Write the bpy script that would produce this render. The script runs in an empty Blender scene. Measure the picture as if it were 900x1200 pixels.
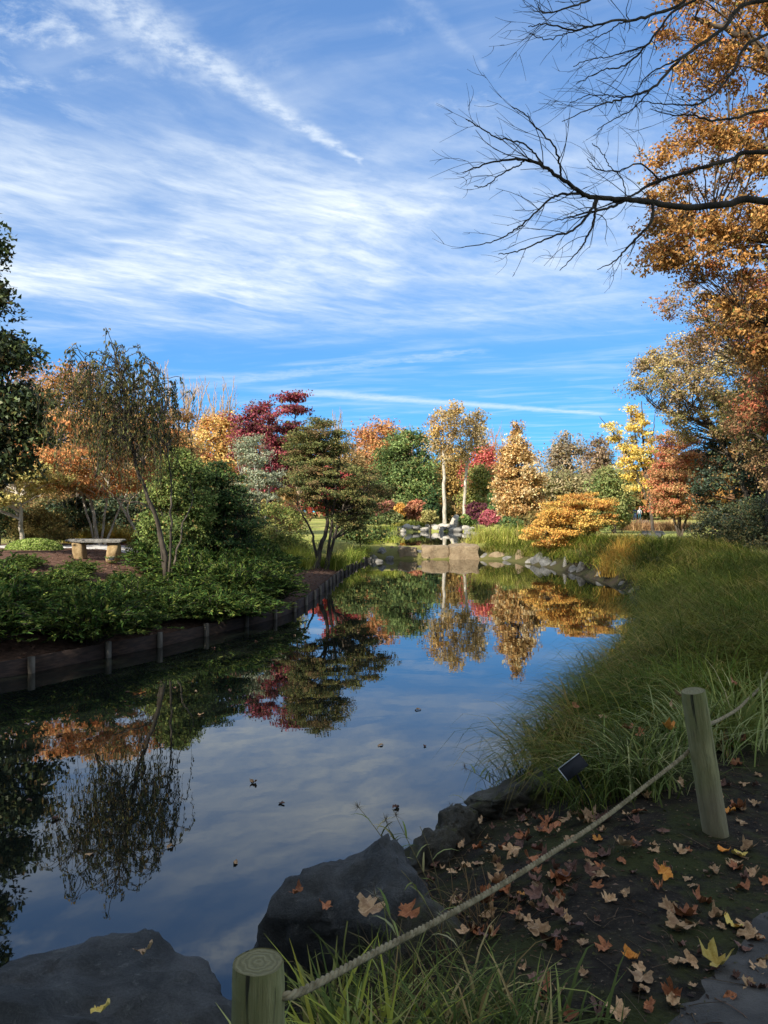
import bpy, math
import numpy as np
from mathutils import Vector, Matrix, noise as mnoise
R = math.radians
SC = bpy.context.scene
COL = SC.collection
# ------------------------------------------------------------------ camera, sky, sun, exposure
CAMZ = 2.3
F = 900.0                                     # focal length in pixels of the 900 x 1200 photograph
cam = bpy.data.cameras.new('camera'); cam_o = bpy.data.objects.new('camera', cam); COL.objects.link(cam_o)
cam.sensor_fit = 'HORIZONTAL'; cam.sensor_width = 36; cam.lens = 36; cam.clip_start = .05; cam.clip_end = 8000
cam_o.location = (0, 0, CAMZ); cam_o.rotation_euler = (R(90), 0, 0)
SC.camera = cam_o
SC.view_settings.view_transform = 'Standard'; SC.view_settings.look = 'None'
SC.view_settings.gamma = 1; SC.view_settings.use_curve_mapping = False
SC.view_settings.exposure = 1.0
SUN_EL = R(33); SUN_H = np.array([-.65, -.76])          # horizontal direction towards the sun
sun = bpy.data.lights.new('sun', 'SUN'); sun.energy = 4.4; sun.angle = R(.55); sun.color = (1, .94, .84)
sun_o = bpy.data.objects.new('sun', sun); COL.objects.link(sun_o)
sd_ = Vector((SUN_H[0]*math.cos(SUN_EL), SUN_H[1]*math.cos(SUN_EL), math.sin(SUN_EL))).normalized()
sun_o.rotation_euler = sd_.to_track_quat('Z', 'Y').to_euler(); sun_o.location = (-20, -40, 40)


class NT:
    """small helper for node trees"""
    def __init__(s, nt): s.nt = nt; s.n = nt.nodes; s.l = nt.links
    def node(s, t, **k):
        n = s.n.new(t)
        for a, b in k.items(): setattr(n, a, b)
        return n
    def put(s, sock, v):
        if isinstance(v, bpy.types.NodeSocket): s.l.new(v, sock)
        elif v is not None: sock.default_value = v
    def m(s, op, a=None, b=None, c=None, clamp=False):
        n = s.node('ShaderNodeMath', operation=op, use_clamp=clamp)
        for i, v in enumerate((a, b, c)):
            if v is not None: s.put(n.inputs[i], v)
        return n.outputs[0]
    def vm(s, op, a=None, b=None):
        n = s.node('ShaderNodeVectorMath', operation=op)
        s.put(n.inputs[0], a)
        if b is not None: s.put(n.inputs[1], b)
        return n.outputs[0]
    def xyz(s, x, y, z=0.):
        n = s.node('ShaderNodeCombineXYZ'); s.put(n.inputs[0], x); s.put(n.inputs[1], y); s.put(n.inputs[2], z); return n.outputs[0]
    def noise(s, vec, scale, detail=4, rough=.5, dist=0., col=False):
        n = s.node('ShaderNodeTexNoise'); s.put(n.inputs['Vector'], vec); s.put(n.inputs['Scale'], scale)
        n.inputs['Detail'].default_value = detail; n.inputs['Roughness'].default_value = rough; n.inputs['Distortion'].default_value = dist
        return n.outputs[1 if col else 0]
    def smooth(s, v, a, b, lo=0., hi=1.):
        n = s.node('ShaderNodeMapRange', interpolation_type='SMOOTHSTEP')
        s.put(n.inputs[0], v); n.inputs[1].default_value = a; n.inputs[2].default_value = b
        n.inputs[3].default_value = lo; n.inputs[4].default_value = hi
        return n.outputs[0]
    def mix(s, f, a, b, blend='MIX'):
        n = s.node('ShaderNodeMix', data_type='RGBA', blend_type=blend)
        s.put(n.inputs[0], f)
        for i, v in ((6, a), (7, b)):
            if not isinstance(v, bpy.types.NodeSocket) and len(v) == 3: v = (*v, 1)
            s.put(n.inputs[i], v)
        return n.outputs[2]


def build_world():
    w = bpy.data.worlds.new('World'); SC.world = w; w.use_nodes = True
    t = NT(w.node_tree); t.n.clear()
    out = t.node('ShaderNodeOutputWorld'); bg = t.node('ShaderNodeBackground')
    sky = t.node('ShaderNodeTexSky', sky_type='NISHITA'); sky.sun_disc = False
    sky.sun_elevation = SUN_EL; sky.sun_rotation = math.atan2(SUN_H[0], SUN_H[1]) % (2*math.pi)
    sky.altitude = 200; sky.air_density = .7; sky.dust_density = 0.; sky.ozone_density = 5.
    hs = t.node('ShaderNodeHueSaturation'); hs.inputs['Saturation'].default_value = 1.15; hs.inputs['Hue'].default_value = .505
    t.l.new(sky.outputs[0], hs.inputs['Color'])
    # a camera's even blue: flatten the spread of each colour over the whole sky
    sc_ = t.node('ShaderNodeSeparateColor'); t.l.new(hs.outputs[0], sc_.inputs[0]); cc_ = t.node('ShaderNodeCombineColor')
    for i, (a, p) in enumerate(((.70, .08), (1.52, .40), (2.0, .49))): t.l.new(t.m('MULTIPLY', t.m('POWER', sc_.outputs[i], p), a), cc_.inputs[i])
    tc = t.node('ShaderNodeTexCoord'); sep = t.node('ShaderNodeSeparateXYZ'); t.l.new(tc.outputs['Generated'], sep.inputs[0])
    z = t.m('MAXIMUM', sep.outputs[2], .012)
    u = t.m('DIVIDE', sep.outputs[0], z); v = t.m('DIVIDE', sep.outputs[1], z)   # a flat cloud layer seen from below
    uv = t.xyz(u, v)
    def rot(a, su, sv):
        c, s = math.cos(a), math.sin(a)
        p = t.m('ADD', t.m('MULTIPLY', u, c), t.m('MULTIPLY', v, s)); q = t.m('SUBTRACT', t.m('MULTIPLY', v, c), t.m('MULTIPLY', u, s))
        return t.xyz(t.m('MULTIPLY', p, su), t.m('MULTIPLY', q, sv))
    warp = t.vm('SCALE', t.vm('SUBTRACT', t.noise(uv, 1.1, 3, .5, col=True), (.5, .5, .5)));  warp.node.inputs[3].default_value = .55
    # broad cirrus veil, streaked
    band = t.smooth(v, 1.55, 2.5); band2 = t.smooth(v, 3.15, 4.9, 1, 0)
    veil_zone = t.m('MULTIPLY', band, band2)
    side = t.smooth(u, 1.5, -.2)
    big = t.smooth(t.noise(t.vm('ADD', rot(.2, .8, 1.0), warp), 1.1, 5, .58), .32, .62)
    str1 = t.smooth(t.noise(t.vm('ADD', rot(.55, .7, 2.6), warp), 2.2, 8, .62), .34, .74)
    str2 = t.smooth(t.noise(t.vm('ADD', rot(-.35, .5, 2.2), warp), 1.9, 7, .6), .42, .78)
    veil = t.m('MULTIPLY', veil_zone, t.m('MULTIPLY_ADD', side, .72, .28))
    veil = t.m('MULTIPLY', veil, t.m('MULTIPLY_ADD', big, .75, .25))
    veil = t.m('MULTIPLY', veil, t.m('MULTIPLY_ADD', str1, .5, .72))
    fine = t.m('MULTIPLY', t.m('MULTIPLY', str2, big), .34)
    # thin streaks low above the horizon
    low = t.smooth(t.noise(rot(.12, .16, .55), 2.0, 6, .6), .50, .80)
    low = t.m('MULTIPLY', t.m('MULTIPLY', low, t.smooth(v, 4.0, 5.5)), .3)
    # small ripples high up
    rip = t.smooth(t.noise(t.vm('ADD', uv, warp), 9, 6, .65), .46, .8)
    ripz = t.m('MULTIPLY', t.smooth(t.noise(uv, 1.5, 2, .5), .45, .68), t.smooth(v, 2.4, 1.6))
    rip = t.m('MULTIPLY', t.m('MULTIPLY', rip, ripz), .7)
    def trail(p0, p1, w0, w1, amp, rag, gap):
        # a vapour trail: straight line on the cloud layer between two points, widening with age
        d = np.array(p1) - np.array(p0); L = float(np.hypot(*d)); d = d/L
        pu = t.m('SUBTRACT', u, p0[0]); pv = t.m('SUBTRACT', v, p0[1])
        s = t.m('DIVIDE', t.m('ADD', t.m('MULTIPLY', pu, d[0]), t.m('MULTIPLY', pv, d[1])), L)
        q = t.m('SUBTRACT', t.m('MULTIPLY', pu, d[1]), t.m('MULTIPLY', pv, d[0]))
        nz = t.m('SUBTRACT', t.noise(uv, 7, 5, .6), .5)
        q = t.m('ADD', q, t.m('MULTIPLY', nz, rag))
        wd = t.m('MULTIPLY_ADD', t.m('MINIMUM', t.m('MAXIMUM', s, 0.), 1.), w1-w0, w0)
        r = t.m('DIVIDE', t.m('ABSOLUTE', q), wd)
        k = t.smooth(r, 0., 1., 1, 0)
        k = t.m('MULTIPLY', k, t.m('MULTIPLY', t.smooth(s, -.25, .15), t.smooth(s, 1.0, .93)))
        tex = t.smooth(t.noise(uv, 24, 5, .6), .3, .68)
        return t.m('MULTIPLY', k, t.m('MULTIPLY_ADD', tex, gap, amp-gap))
    def pt(px, py): zz = (600-py)/F; return ((px-450)/F/zz, 1/zz)
    tr = [trail(pt(60, -40), pt(432, 196), .15, .010, .62, .10, .46),
          trail(pt(95, 300), pt(302, 361), .06, .02, .38, .05, .1),
          trail(pt(360, 460), pt(720, 486), .30, .16, .55, .25, .15),
          trail(pt(250, 450), pt(580, 408), .25, .10, .24, .4, .1),
          trail(pt(420, -60), pt(575, 85), .05, .02, .16, .06, .12)]
    # the same cirrus goes on overhead and behind, unseen, added for neutral fill light
    over = t.m('MULTIPLY', t.smooth(v, 1.35, .5), t.m('MULTIPLY', t.m('MULTIPLY_ADD', big, .7, .3), t.m('MULTIPLY_ADD', str1, .5, .72)))
    dens = t.m('MULTIPLY', t.m('ADD', t.m('MULTIPLY', t.m('MULTIPLY', veil, 1.22), t.m('MULTIPLY_ADD', t.smooth(t.noise(t.vm('ADD', rot(.7, 1.2, 2.4), warp), 4.5, 9, .68), .28, .66), .5, .58)), over), .76)
    for a in [fine, low, rip] + tr:
        dens = t.m('SUBTRACT', 1., t.m('MULTIPLY', t.m('SUBTRACT', 1., dens, clamp=True), t.m('SUBTRACT', 1., a, clamp=True)))
    dens = t.m('MULTIPLY', dens, t.smooth(sep.outputs[2], .01, .09))
    c = t.mix(dens, cc_.outputs[0], (4.3, 4.7, 5.0))
    t.l.new(c, bg.inputs[0]); bg.inputs[1].default_value = .115
    t.l.new(bg.outputs[0], out.inputs[0])
build_world()

# ------------------------------------------------------------------ helpers
rng = np.random.default_rng(7)
def lin(c):
    c = np.asarray(c, float)/255.
    return np.where(c <= .04045, c/12.92, ((c+.055)/1.055)**2.4)
def lc(*c): return (*[float(x) for x in lin(c)], 1.)
def at(px, py, D): return np.array([(px-450)/F*D, D, CAMZ-(py-600)/F*D])

def mesh_data(name, v, faces, mat=None, tint=None, smooth=False, mats=None, midx=None):
    """faces: (N,4) or (N,3) array, or a list of such arrays"""
    me = bpy.data.meshes.new(name)
    v = np.asarray(v, np.float32)
    fl = faces if isinstance(faces, list) else [faces]
    fl = [np.asarray(f, np.int32) for f in fl if len(f)]
    loops = np.concatenate([f.ravel() for f in fl])
    tot = np.concatenate([np.full(len(f), f.shape[1], np.int32) for f in fl])
    start = np.concatenate([[0], np.cumsum(tot)[:-1]]).astype(np.int32)
    me.vertices.add(len(v)); me.vertices.foreach_set('co', v.ravel())
    me.loops.add(len(loops)); me.loops.foreach_set('vertex_index', loops)
    me.polygons.add(len(tot)); me.polygons.foreach_set('loop_start', start)
    if smooth: me.polygons.foreach_set('use_smooth', np.ones(len(tot), bool))
    if midx is not None: me.polygons.foreach_set('material_index', np.asarray(midx, np.int32))
    me.update(calc_edges=True)
    if tint is not None:
        dom = 'FACE' if len(tint) == len(tot) else 'POINT'
        a = me.attributes.new('tint', 'FLOAT_COLOR', dom)
        tt = np.ones((len(tint), 4), np.float32); tt[:, :3] = tint
        a.data.foreach_set('color', tt.ravel())
    for m in (mats or ([mat] if mat else [])): me.materials.append(m)
    return me
def link(name, data, parent=None, loc=None):
    o = bpy.data.objects.new(name, data); COL.objects.link(o)
    if parent is not None: o.parent = parent
    if loc is not None: o.location = [float(x) for x in loc]
    return o
def tag(o, label=None, cat=None, group=None, kind=None):
    if label: o['label'] = label
    if cat: o['category'] = cat
    if group: o['group'] = group
    if kind: o['kind'] = kind
    return o
def thing(name, label, cat, loc=(0, 0, 0), rz=0., group=None):
    e = link(name, None, loc=loc); e.empty_display_size = .2; e.rotation_euler.z = rz
    return tag(e, label, cat, group)

def merge(parts):
    """list of (verts, quads[, tint]) -> one"""
    vs, fs, ts, n = [], [], [], 0
    for p in parts:
        vs.append(p[0]); fs.append(np.asarray(p[1])+n); n += len(p[0])
        if len(p) > 2: ts.append(p[2])
    return np.concatenate(vs), np.concatenate(fs), (np.concatenate(ts) if ts else None)

def unit(a): return a/np.maximum(np.linalg.norm(a, axis=-1, keepdims=True), 1e-9)
def tubes(pts, rad, sides=5):
    """pts (T,K,3), rad (T,K) -> verts, quads ; all tubes at once"""
    pts = np.asarray(pts, float); rad = np.asarray(rad, float)
    if pts.ndim == 2: pts = pts[None]; rad = rad[None]
    T, K, _ = pts.shape
    tan = unit(np.gradient(pts, axis=1))
    mt = unit(pts[:, -1]-pts[:, 0])
    ref = np.where(np.abs(mt[:, 2:3]) > .8, np.array([[1., 0, 0]]), np.array([[0, 0, 1.]]))[:, None, :]
    s = unit(np.cross(tan, np.broadcast_to(ref, tan.shape))); n = np.cross(s, tan)
    a = np.arange(sides)/sides*2*np.pi
    ring = s[:, :, None, :]*np.cos(a)[None, None, :, None] + n[:, :, None, :]*np.sin(a)[None, None, :, None]
    v = pts[:, :, None, :] + ring*rad[:, :, None, None]
    idx = np.arange(T*K*sides).reshape(T, K, sides)
    nx = np.roll(idx, -1, axis=2)
    q = np.stack([idx[:, :-1], nx[:, :-1], nx[:, 1:], idx[:, 1:]], -1).reshape(-1, 4)
    return v.reshape(-1, 3), q
def bez(a, b, c, K):
    s = np.linspace(0, 1, K)[None, :, None]
    return (1-s)**2*a[:, None]+2*s*(1-s)*b[:, None]+s*s*c[:, None]

def leaf_quads(c, d, nrm, L, W, rg):
    """leaf-sized folded diamonds at c pointing along d with face normal nrm"""
    d = unit(d); s = unit(np.cross(d, nrm)); n = np.cross(s, d)
    L = np.broadcast_to(L, (len(c),))[:, None]; W = np.broadcast_to(W, (len(c),))[:, None]
    v = np.stack([c-d*L*.5, c+s*W*.5+n*L*.08-d*L*.05, c+d*L*.5-n*L*.10, c-s*W*.5+n*L*.08-d*L*.05], 1).reshape(-1, 3)
    return v, np.arange(len(c)*4).reshape(-1, 4)
def leaf_tris(c, d, nrm, L, W, rg):
    """the same for leaves only a pixel or two across: one triangle each"""
    d = unit(d); s = unit(np.cross(d, nrm)); L = np.broadcast_to(L, (len(c),))[:, None]; W = np.broadcast_to(W, (len(c),))[:, None]
    v = np.stack([c+d*L*.5, c-d*L*.35+s*W*.6, c-d*L*.35-s*W*.6], 1).reshape(-1, 3)
    return v, np.arange(len(c)*3).reshape(-1, 3)
def rdir(rg, n): return unit(rg.normal(size=(n, 3)))

def blades(base, az, L, W, f0, f1, tint, rg, segs=4):
    """arching grass blades; f0 start angle from vertical, f1 how far it bends over"""
    N = len(base); S = segs
    d = np.stack([np.cos(az), np.sin(az), np.zeros(N)], 1); sd = np.stack([-np.sin(az), np.cos(az), np.zeros(N)], 1)
    tw = rg.uniform(-.6, .6, N)[:, None]; sd = unit(sd+tw*d*.6)
    p = base.copy(); rows = []; up = np.array([0, 0, 1.])
    wd = np.array([.75, 1., .85, .5, .06]) if S == 4 else np.linspace(1, .08, S+1)
    for k in range(S+1):
        w = (W*wd[k]*.5)[:, None]
        rows.append(np.stack([p-sd*w, p+sd*w], 1))
        if k < S:
            f = f0+f1*((k+.5)/S)**1.2
            p = p+(d*np.sin(f)[:, None]+up*np.cos(f)[:, None])*(L/S)[:, None]
    v = np.stack(rows, 1).reshape(-1, 3)
    b = (np.arange(N)*(S+1)*2)[:, None, None]; k = np.arange(S)[None, :, None]*2
    q = (b+k+np.array([0, 1, 3, 2])[None, None, :]).reshape(-1, 4)
    return v, q, np.repeat(tint, S, axis=0)

def pick(pal, n, rg, jit=.22, w=None):
    pal = lin(np.array(pal)); w = None if w is None else np.array(w)/np.sum(w)
    c = pal[rg.choice(len(pal), n, p=w)]
    return np.clip(c*rg.uniform(1-jit, 1+jit, (n, 1))*rg.uniform(.93, 1.07, (n, 3)), 0.002, .9)

# ------------------------------------------------------------------ materials
def new_mat(name):
    m = bpy.data.materials.new(name); m.use_nodes = True; t = NT(m.node_tree); t.n.clear()
    out = t.node('ShaderNodeOutputMaterial'); b = t.node('ShaderNodeBsdfPrincipled'); t.l.new(b.outputs[0], out.inputs[0])
    return m, t, b, out
def bump(t, b, h, strength=.5, dist=.02):
    n = t.node('ShaderNodeBump'); n.inputs['Strength'].default_value = strength; n.inputs['Distance'].default_value = dist
    t.put(n.inputs['Height'], h); t.l.new(n.outputs[0], b.inputs['Normal'])
def leaf_mat(name, rough=.55, transl=.3, spec=.3):
    m, t, b, out = new_mat(name)
    a = t.node('ShaderNodeAttribute', attribute_name='tint')
    b.inputs['Roughness'].default_value = rough; b.inputs['Specular IOR Level'].default_value = spec
    t.l.new(a.outputs['Color'], b.inputs['Base Color'])
    tr = t.node('ShaderNodeBsdfTranslucent'); mx = t.node('ShaderNodeMixShader'); mx.inputs[0].default_value = transl
    t.l.new(a.outputs['Color'], tr.inputs[0]); t.l.new(b.outputs[0], mx.inputs[1]); t.l.new(tr.outputs[0], mx.inputs[2])
    t.l.new(mx.outputs[0], out.inputs[0])
    return m
LEAF = leaf_mat('autumn_leaf', .65, .3, .12); GLOSS = leaf_mat('evergreen_leaf', .5, .12, .22); GRASSM = leaf_mat('grass_blade', .7, .25, .08)
def simple(name, c0, c1, scale=8, rough=.8, bscale=30, bstr=.4, bdist=.01, stretch=(1, 1, 1), spec=.3, gen='Object', detail=6):
    m, t, b, out = new_mat(name)
    tc = t.node('ShaderNodeTexCoord'); vec = t.vm('MULTIPLY', tc.outputs[gen], stretch)
    n = t.noise(vec, scale, detail, .6); n2 = t.noise(vec, bscale, 6, .65)
    t.l.new(t.mix(t.smooth(n, .35, .68), lc(*c0), lc(*c1)), b.inputs['Base Color'])
    b.inputs['Roughness'].default_value = rough; b.inputs['Specular IOR Level'].default_value = spec
    bump(t, b, n2, bstr, bdist)
    return m
BARK = simple('bark_grey_brown', (58, 50, 42), (98, 88, 76), 6, .9, 25, .7, .02, (1, 1, .25))
BARKP = simple('bark_pale', (150, 138, 120), (205, 195, 178), 5, .85, 25, .5, .02, (1, 1, .4))
BARKD = simple('bark_dark', (44, 39, 34), (82, 74, 65), 7, .9, 40, .6, .01, (1, 1, .3))
BARKL = simple('bark_lichen', (110, 108, 98), (165, 165, 150), 6, .9, 30, .5, .01)

def rock_mat(name, c0, c1, c2, moss=None, s=1., rough=.75):
    m, t, b, out = new_mat(name)
    tc = t.node('ShaderNodeTexCoord'); v = tc.outputs['Object']
    n1 = t.noise(v, 2.2*s, 10, .66, .6); n2 = t.noise(v, 11*s, 12, .78, .3); n3 = t.noise(v, 70*s, 6, .75)
    c = t.mix(t.smooth(n1, .35, .66), lc(*c0), lc(*c1))
    c = t.mix(t.m('MULTIPLY', t.smooth(n2, .54, .72), .75), c, lc(*c2))
    c = t.mix(t.m('MULTIPLY', t.smooth(n3, .3, .7), .35), c, (.008, .008, .009, 1))
    if moss:
        g = t.node('ShaderNodeNewGeometry'); sp = t.node('ShaderNodeSeparateXYZ'); t.l.new(g.outputs['Normal'], sp.inputs[0])
        k = t.m('MULTIPLY', t.smooth(sp.outputs[2], .2, .8), t.smooth(t.noise(v, 5*s, 6, .6), .48, .62))
        c = t.mix(t.m('MULTIPLY', k, .8), c, lc(*moss))
    t.l.new(c, b.inputs['Base Color']); b.inputs['Roughness'].default_value = rough; b.inputs['Specular IOR Level'].default_value = .35
    h = t.m('ADD', t.m('MULTIPLY', n2, 1.), t.m('MULTIPLY', n3, .35))
    bump(t, b, h, 1., .075/s)
    return m
ROCKD = rock_mat('slate_boulder', (80, 80, 77), (120, 119, 115), (166, 164, 155), None, 1.6)
ROCKM = rock_mat('mossy_boulder', (82, 78, 66), (120, 114, 98), (148, 142, 126), (92, 92, 48), 1.6)
ROCKG = rock_mat('grey_shore_rock', (112, 109, 102), (164, 159, 149), (196, 192, 182), None, .9)
ROCKT = rock_mat('tan_stone', (148, 126, 96), (178, 156, 122), (198, 182, 150), None, .8)
ROCKW = rock_mat('pale_stone', (186, 176, 158), (214, 205, 188), (230, 224, 212), None, .8)

# ------------------------------------------------------------------ the lie of the land
POND = np.array([(-11, 4.6), (-8, 7.2), (-6.5, 9.2), (-5.3, 10.6), (-4.47, 12.0), (-3.72, 13.3), (-3.09, 14.8), (-2.55, 15.9), (-2.05, 18.0),
    (-1.78, 21.5), (-1.62, 26.), (-1.35, 30.4), (-.96, 34.5), (-.6, 36.6), (.4, 37.6), (4.7, 37.6), (6.0, 36.4), (6.9, 32.5), (7.2, 29.5), (7.5, 26),
    (7.2, 21.8), (6.3, 18.4), (5.1, 14.5), (3.6, 11), (2.35, 8.4), (1.5, 6.6), (.85, 5.7), (.35, 5.0), (-.05, 4.3), (-.25, 3.6), (-.55, 3.0), (-1.1, 2.55), (-2.4, 1.9),
    (-5, 1.2), (-8, 1.8), (-10.5, 3.)])
WALL0, WALL1 = 0, 13
POOL = np.array([(.7, 39), (-.2, 44), (-.5, 52), (.3, 60), (1.2, 66), (4, 69), (7.5, 68), (9.5, 62), (9.0, 54), (7.2, 46), (5.2, 40.2), (4.4, 39)])
POOLZ = .56
def poly_sd(poly, x, y):
    """signed distance (positive outside) and the nearest edge"""
    x = np.asarray(x, float); y = np.asarray(y, float); sh = x.shape
    x = x.ravel(); y = y.ravel()
    best = np.full(len(x), 1e18); ei = np.zeros(len(x), int); ins = np.zeros(len(x), bool)
    for i in range(len(poly)):
        ax, ay = poly[i]; bx, by = poly[(i+1) % len(poly)]
        ex, ey = bx-ax, by-ay
        s = np.clip(((x-ax)*ex+(y-ay)*ey)/(ex*ex+ey*ey), 0, 1)
        d = (x-ax-s*ex)**2+(y-ay-s*ey)**2
        k = d < best; best[k] = d[k]; ei[k] = i
        c = ((ay > y) != (by > y)) & (x < ex*(y-ay)/(ey+1e-12)+ax); ins ^= c
    d = np.sqrt(best); d[ins] *= -1
    return d.reshape(sh), ei.reshape(sh)
CP = np.array([(0, 0, .62), (3, 3, .62), (-2, 0, .6), (6, 6, .62), (10, 12, .62), (13, 20, .6), (13.6, 30, .6), (14, 38, .62), (19, 56, .75), (26, 78, .95), (33, 100, 1.1),
    (4.3, 9.5, .82), (6.4, 13.5, .92), (8.2, 18, 1.0), (9.6, 25, 1.1), (9.4, 31, 1.05), (25, 20, .6), (30, 40, .7), (20, 5, .6), (-10, -10, .6), (0, -20, .6), (15, -10, .6),
    (-7.5, 20, 1.23), (-13, 20, 1.3), (-10, 24, 1.25), (-8, 26, 1.25), (-5, 22, .95), (-4, 28, .75), (-12, 12, 1.1), (-16, 8, 1.0), (-6, 35, 1.0), (-3, 34, .7), (-15, 40, 1.5),
    (-30, 30, 1.6), (-30, 60, 2), (-1, 40, .75), (-2, 45, .8), (5.5, 40, .7), (8, 38, .75), (3, 75, .95), (-5, 65, 1.05), (12, 60, .9), (0, 90, 1.15), (-20, 90, 1.8),
    (15, 95, 1.1), (40, 150, 1.4), (-60, 150, 2.5), (0, 200, 1.6), (200, 200, 1.5), (-300, 300, 2.5), (300, -200, .6), (-300, -200, .8), (0, 1500, 2.), (1500, 0, 1.), (-1500, 0, 1.)])
PATH = np.array([(-3.5, -3.2), (-.6, -.6), (.75, 1.1), (1.85, 2.25), (2.95, 3.45), (4.5, 5.1), (6.8, 7.6), (9.2, 11), (11.6, 16), (13.2, 22), (13.6, 28), (13.7, 34), (14.3, 40), (16, 47), (19.6, 56), (26, 76), (33, 98), (44, 130)])
def catmull(P, n):
    P = np.asarray(P, float); Q = np.vstack([2*P[0]-P[1], P, 2*P[-1]-P[-2]]); out = []
    for i in range(1, len(Q)-2):
        t = np.linspace(0, 1, n, endpoint=False)[:, None]
        a, b, c, d = Q[i-1], Q[i], Q[i+1], Q[i+2]
        out.append(.5*((2*b)+(-a+c)*t+(2*a-5*b+4*c-d)*t*t+(-a+3*b-3*c+d)*t**3))
    return np.vstack(out+[P[-1:]])
PATHC = catmull(PATH, 8)
def path_dist(x, y):
    sh = np.shape(x); x = np.ravel(x); y = np.ravel(y); best = np.full(len(x), 1e9); sg = np.zeros(len(x))
    for i in range(len(PATHC)-1):
        a = PATHC[i]; e = PATHC[i+1]-a
        s = np.clip(((x-a[0])*e[0]+(y-a[1])*e[1])/(e@e), 0, 1)
        dx = x-a[0]-s*e[0]; dy = y-a[1]-s*e[1]; d = np.hypot(dx, dy); k = d < best
        best[k] = d[k]; sg[k] = np.sign(e[0]*dy-e[1]*dx)[k]
    return (best*sg).reshape(sh)                      # positive on the pond side
def sstep(a, b, x): t = np.clip((x-a)/(b-a), 0, 1); return t*t*(3-2*t)
def wob(x, y, f, s):
    return (np.sin(x*f+s)*np.cos(y*f*1.13+2*s)+.6*np.sin(x*f*2.3+y*f*1.1+3*s)+.4*np.cos(y*f*3.1-x*f*2.7+s))/2.
def land(x, y):
    w = 0; z = 0
    for cx, cy, cz in CP:
        k = 1/((x-cx)**2+(y-cy)**2+.6)**1.6; w = w+k; z = z+k*cz
    return z/w
def ground_h(x, y):
    x = np.asarray(x, float); y = np.asarray(y, float)
    d, ei = poly_sd(POND, x, y); L = land(x, y)
    left = (ei >= WALL0) & (ei < WALL1)
    d2 = np.where(left, d-.2, d)
    e = np.where(left, .15, .10); wd = np.where(left, 6.5, np.where(y < 12, 1.5, 2.2))
    up = e+(L-e)*np.where(left, np.clip(d2/wd, 0, 1)**.8, sstep(-.25, 1, d2/wd))
    dn = e-np.where(left, 1.2, .8)*sstep(0, np.where(left, .35, 1.4), -d2)
    z = np.where(d2 > 0, up, dn)
    p, _ = poly_sd(POOL, x, y)
    near = sstep(2.5, 0, p)
    z = np.where(p > 0, z*(1-near)+np.maximum(POOLZ+.05, np.minimum(z, .75))*near, POOLZ-.5*sstep(0, 1.2, -p))
    pm = sstep(.9, 1.6, np.abs(path_dist(x, y)))*sstep(0.05, .4, d)
    z = z+pm*(.018*wob(x, y, 3.1, .7)+.012*wob(x, y, 9.3, 1.9)+.008*wob(x, y, 23., 3.1))
    return z
def gh(x, y): return float(ground_h(np.array([x]), np.array([y]))[0])
NGX, NGY = np.arange(-3, 5.01, .04), np.arange(1.4, 8, .04)
NGZ = ground_h(*np.meshgrid(NGX, NGY))
def gn(x, y):
    """height of the near bank, read from a fine table"""
    i = min(max((x+3)/.04, 0), len(NGX)-1.01); j = min(max((y-1.4)/.04, 0), len(NGY)-1.01); a, b = int(i), int(j); u, v = i-a, j-b
    return float((NGZ[b, a]*(1-u)+NGZ[b, a+1]*u)*(1-v)+(NGZ[b+1, a]*(1-u)+NGZ[b+1, a+1]*u)*v)
def on_ground(px, py):
    D = 4.
    for _ in range(30):
        x = (px-450)/F*D; D = .5*D+.5*(CAMZ-gn(x, D))*F/(py-600)
    return np.array([(px-450)/F*D, D, gn((px-450)/F*D, D)])

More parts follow.
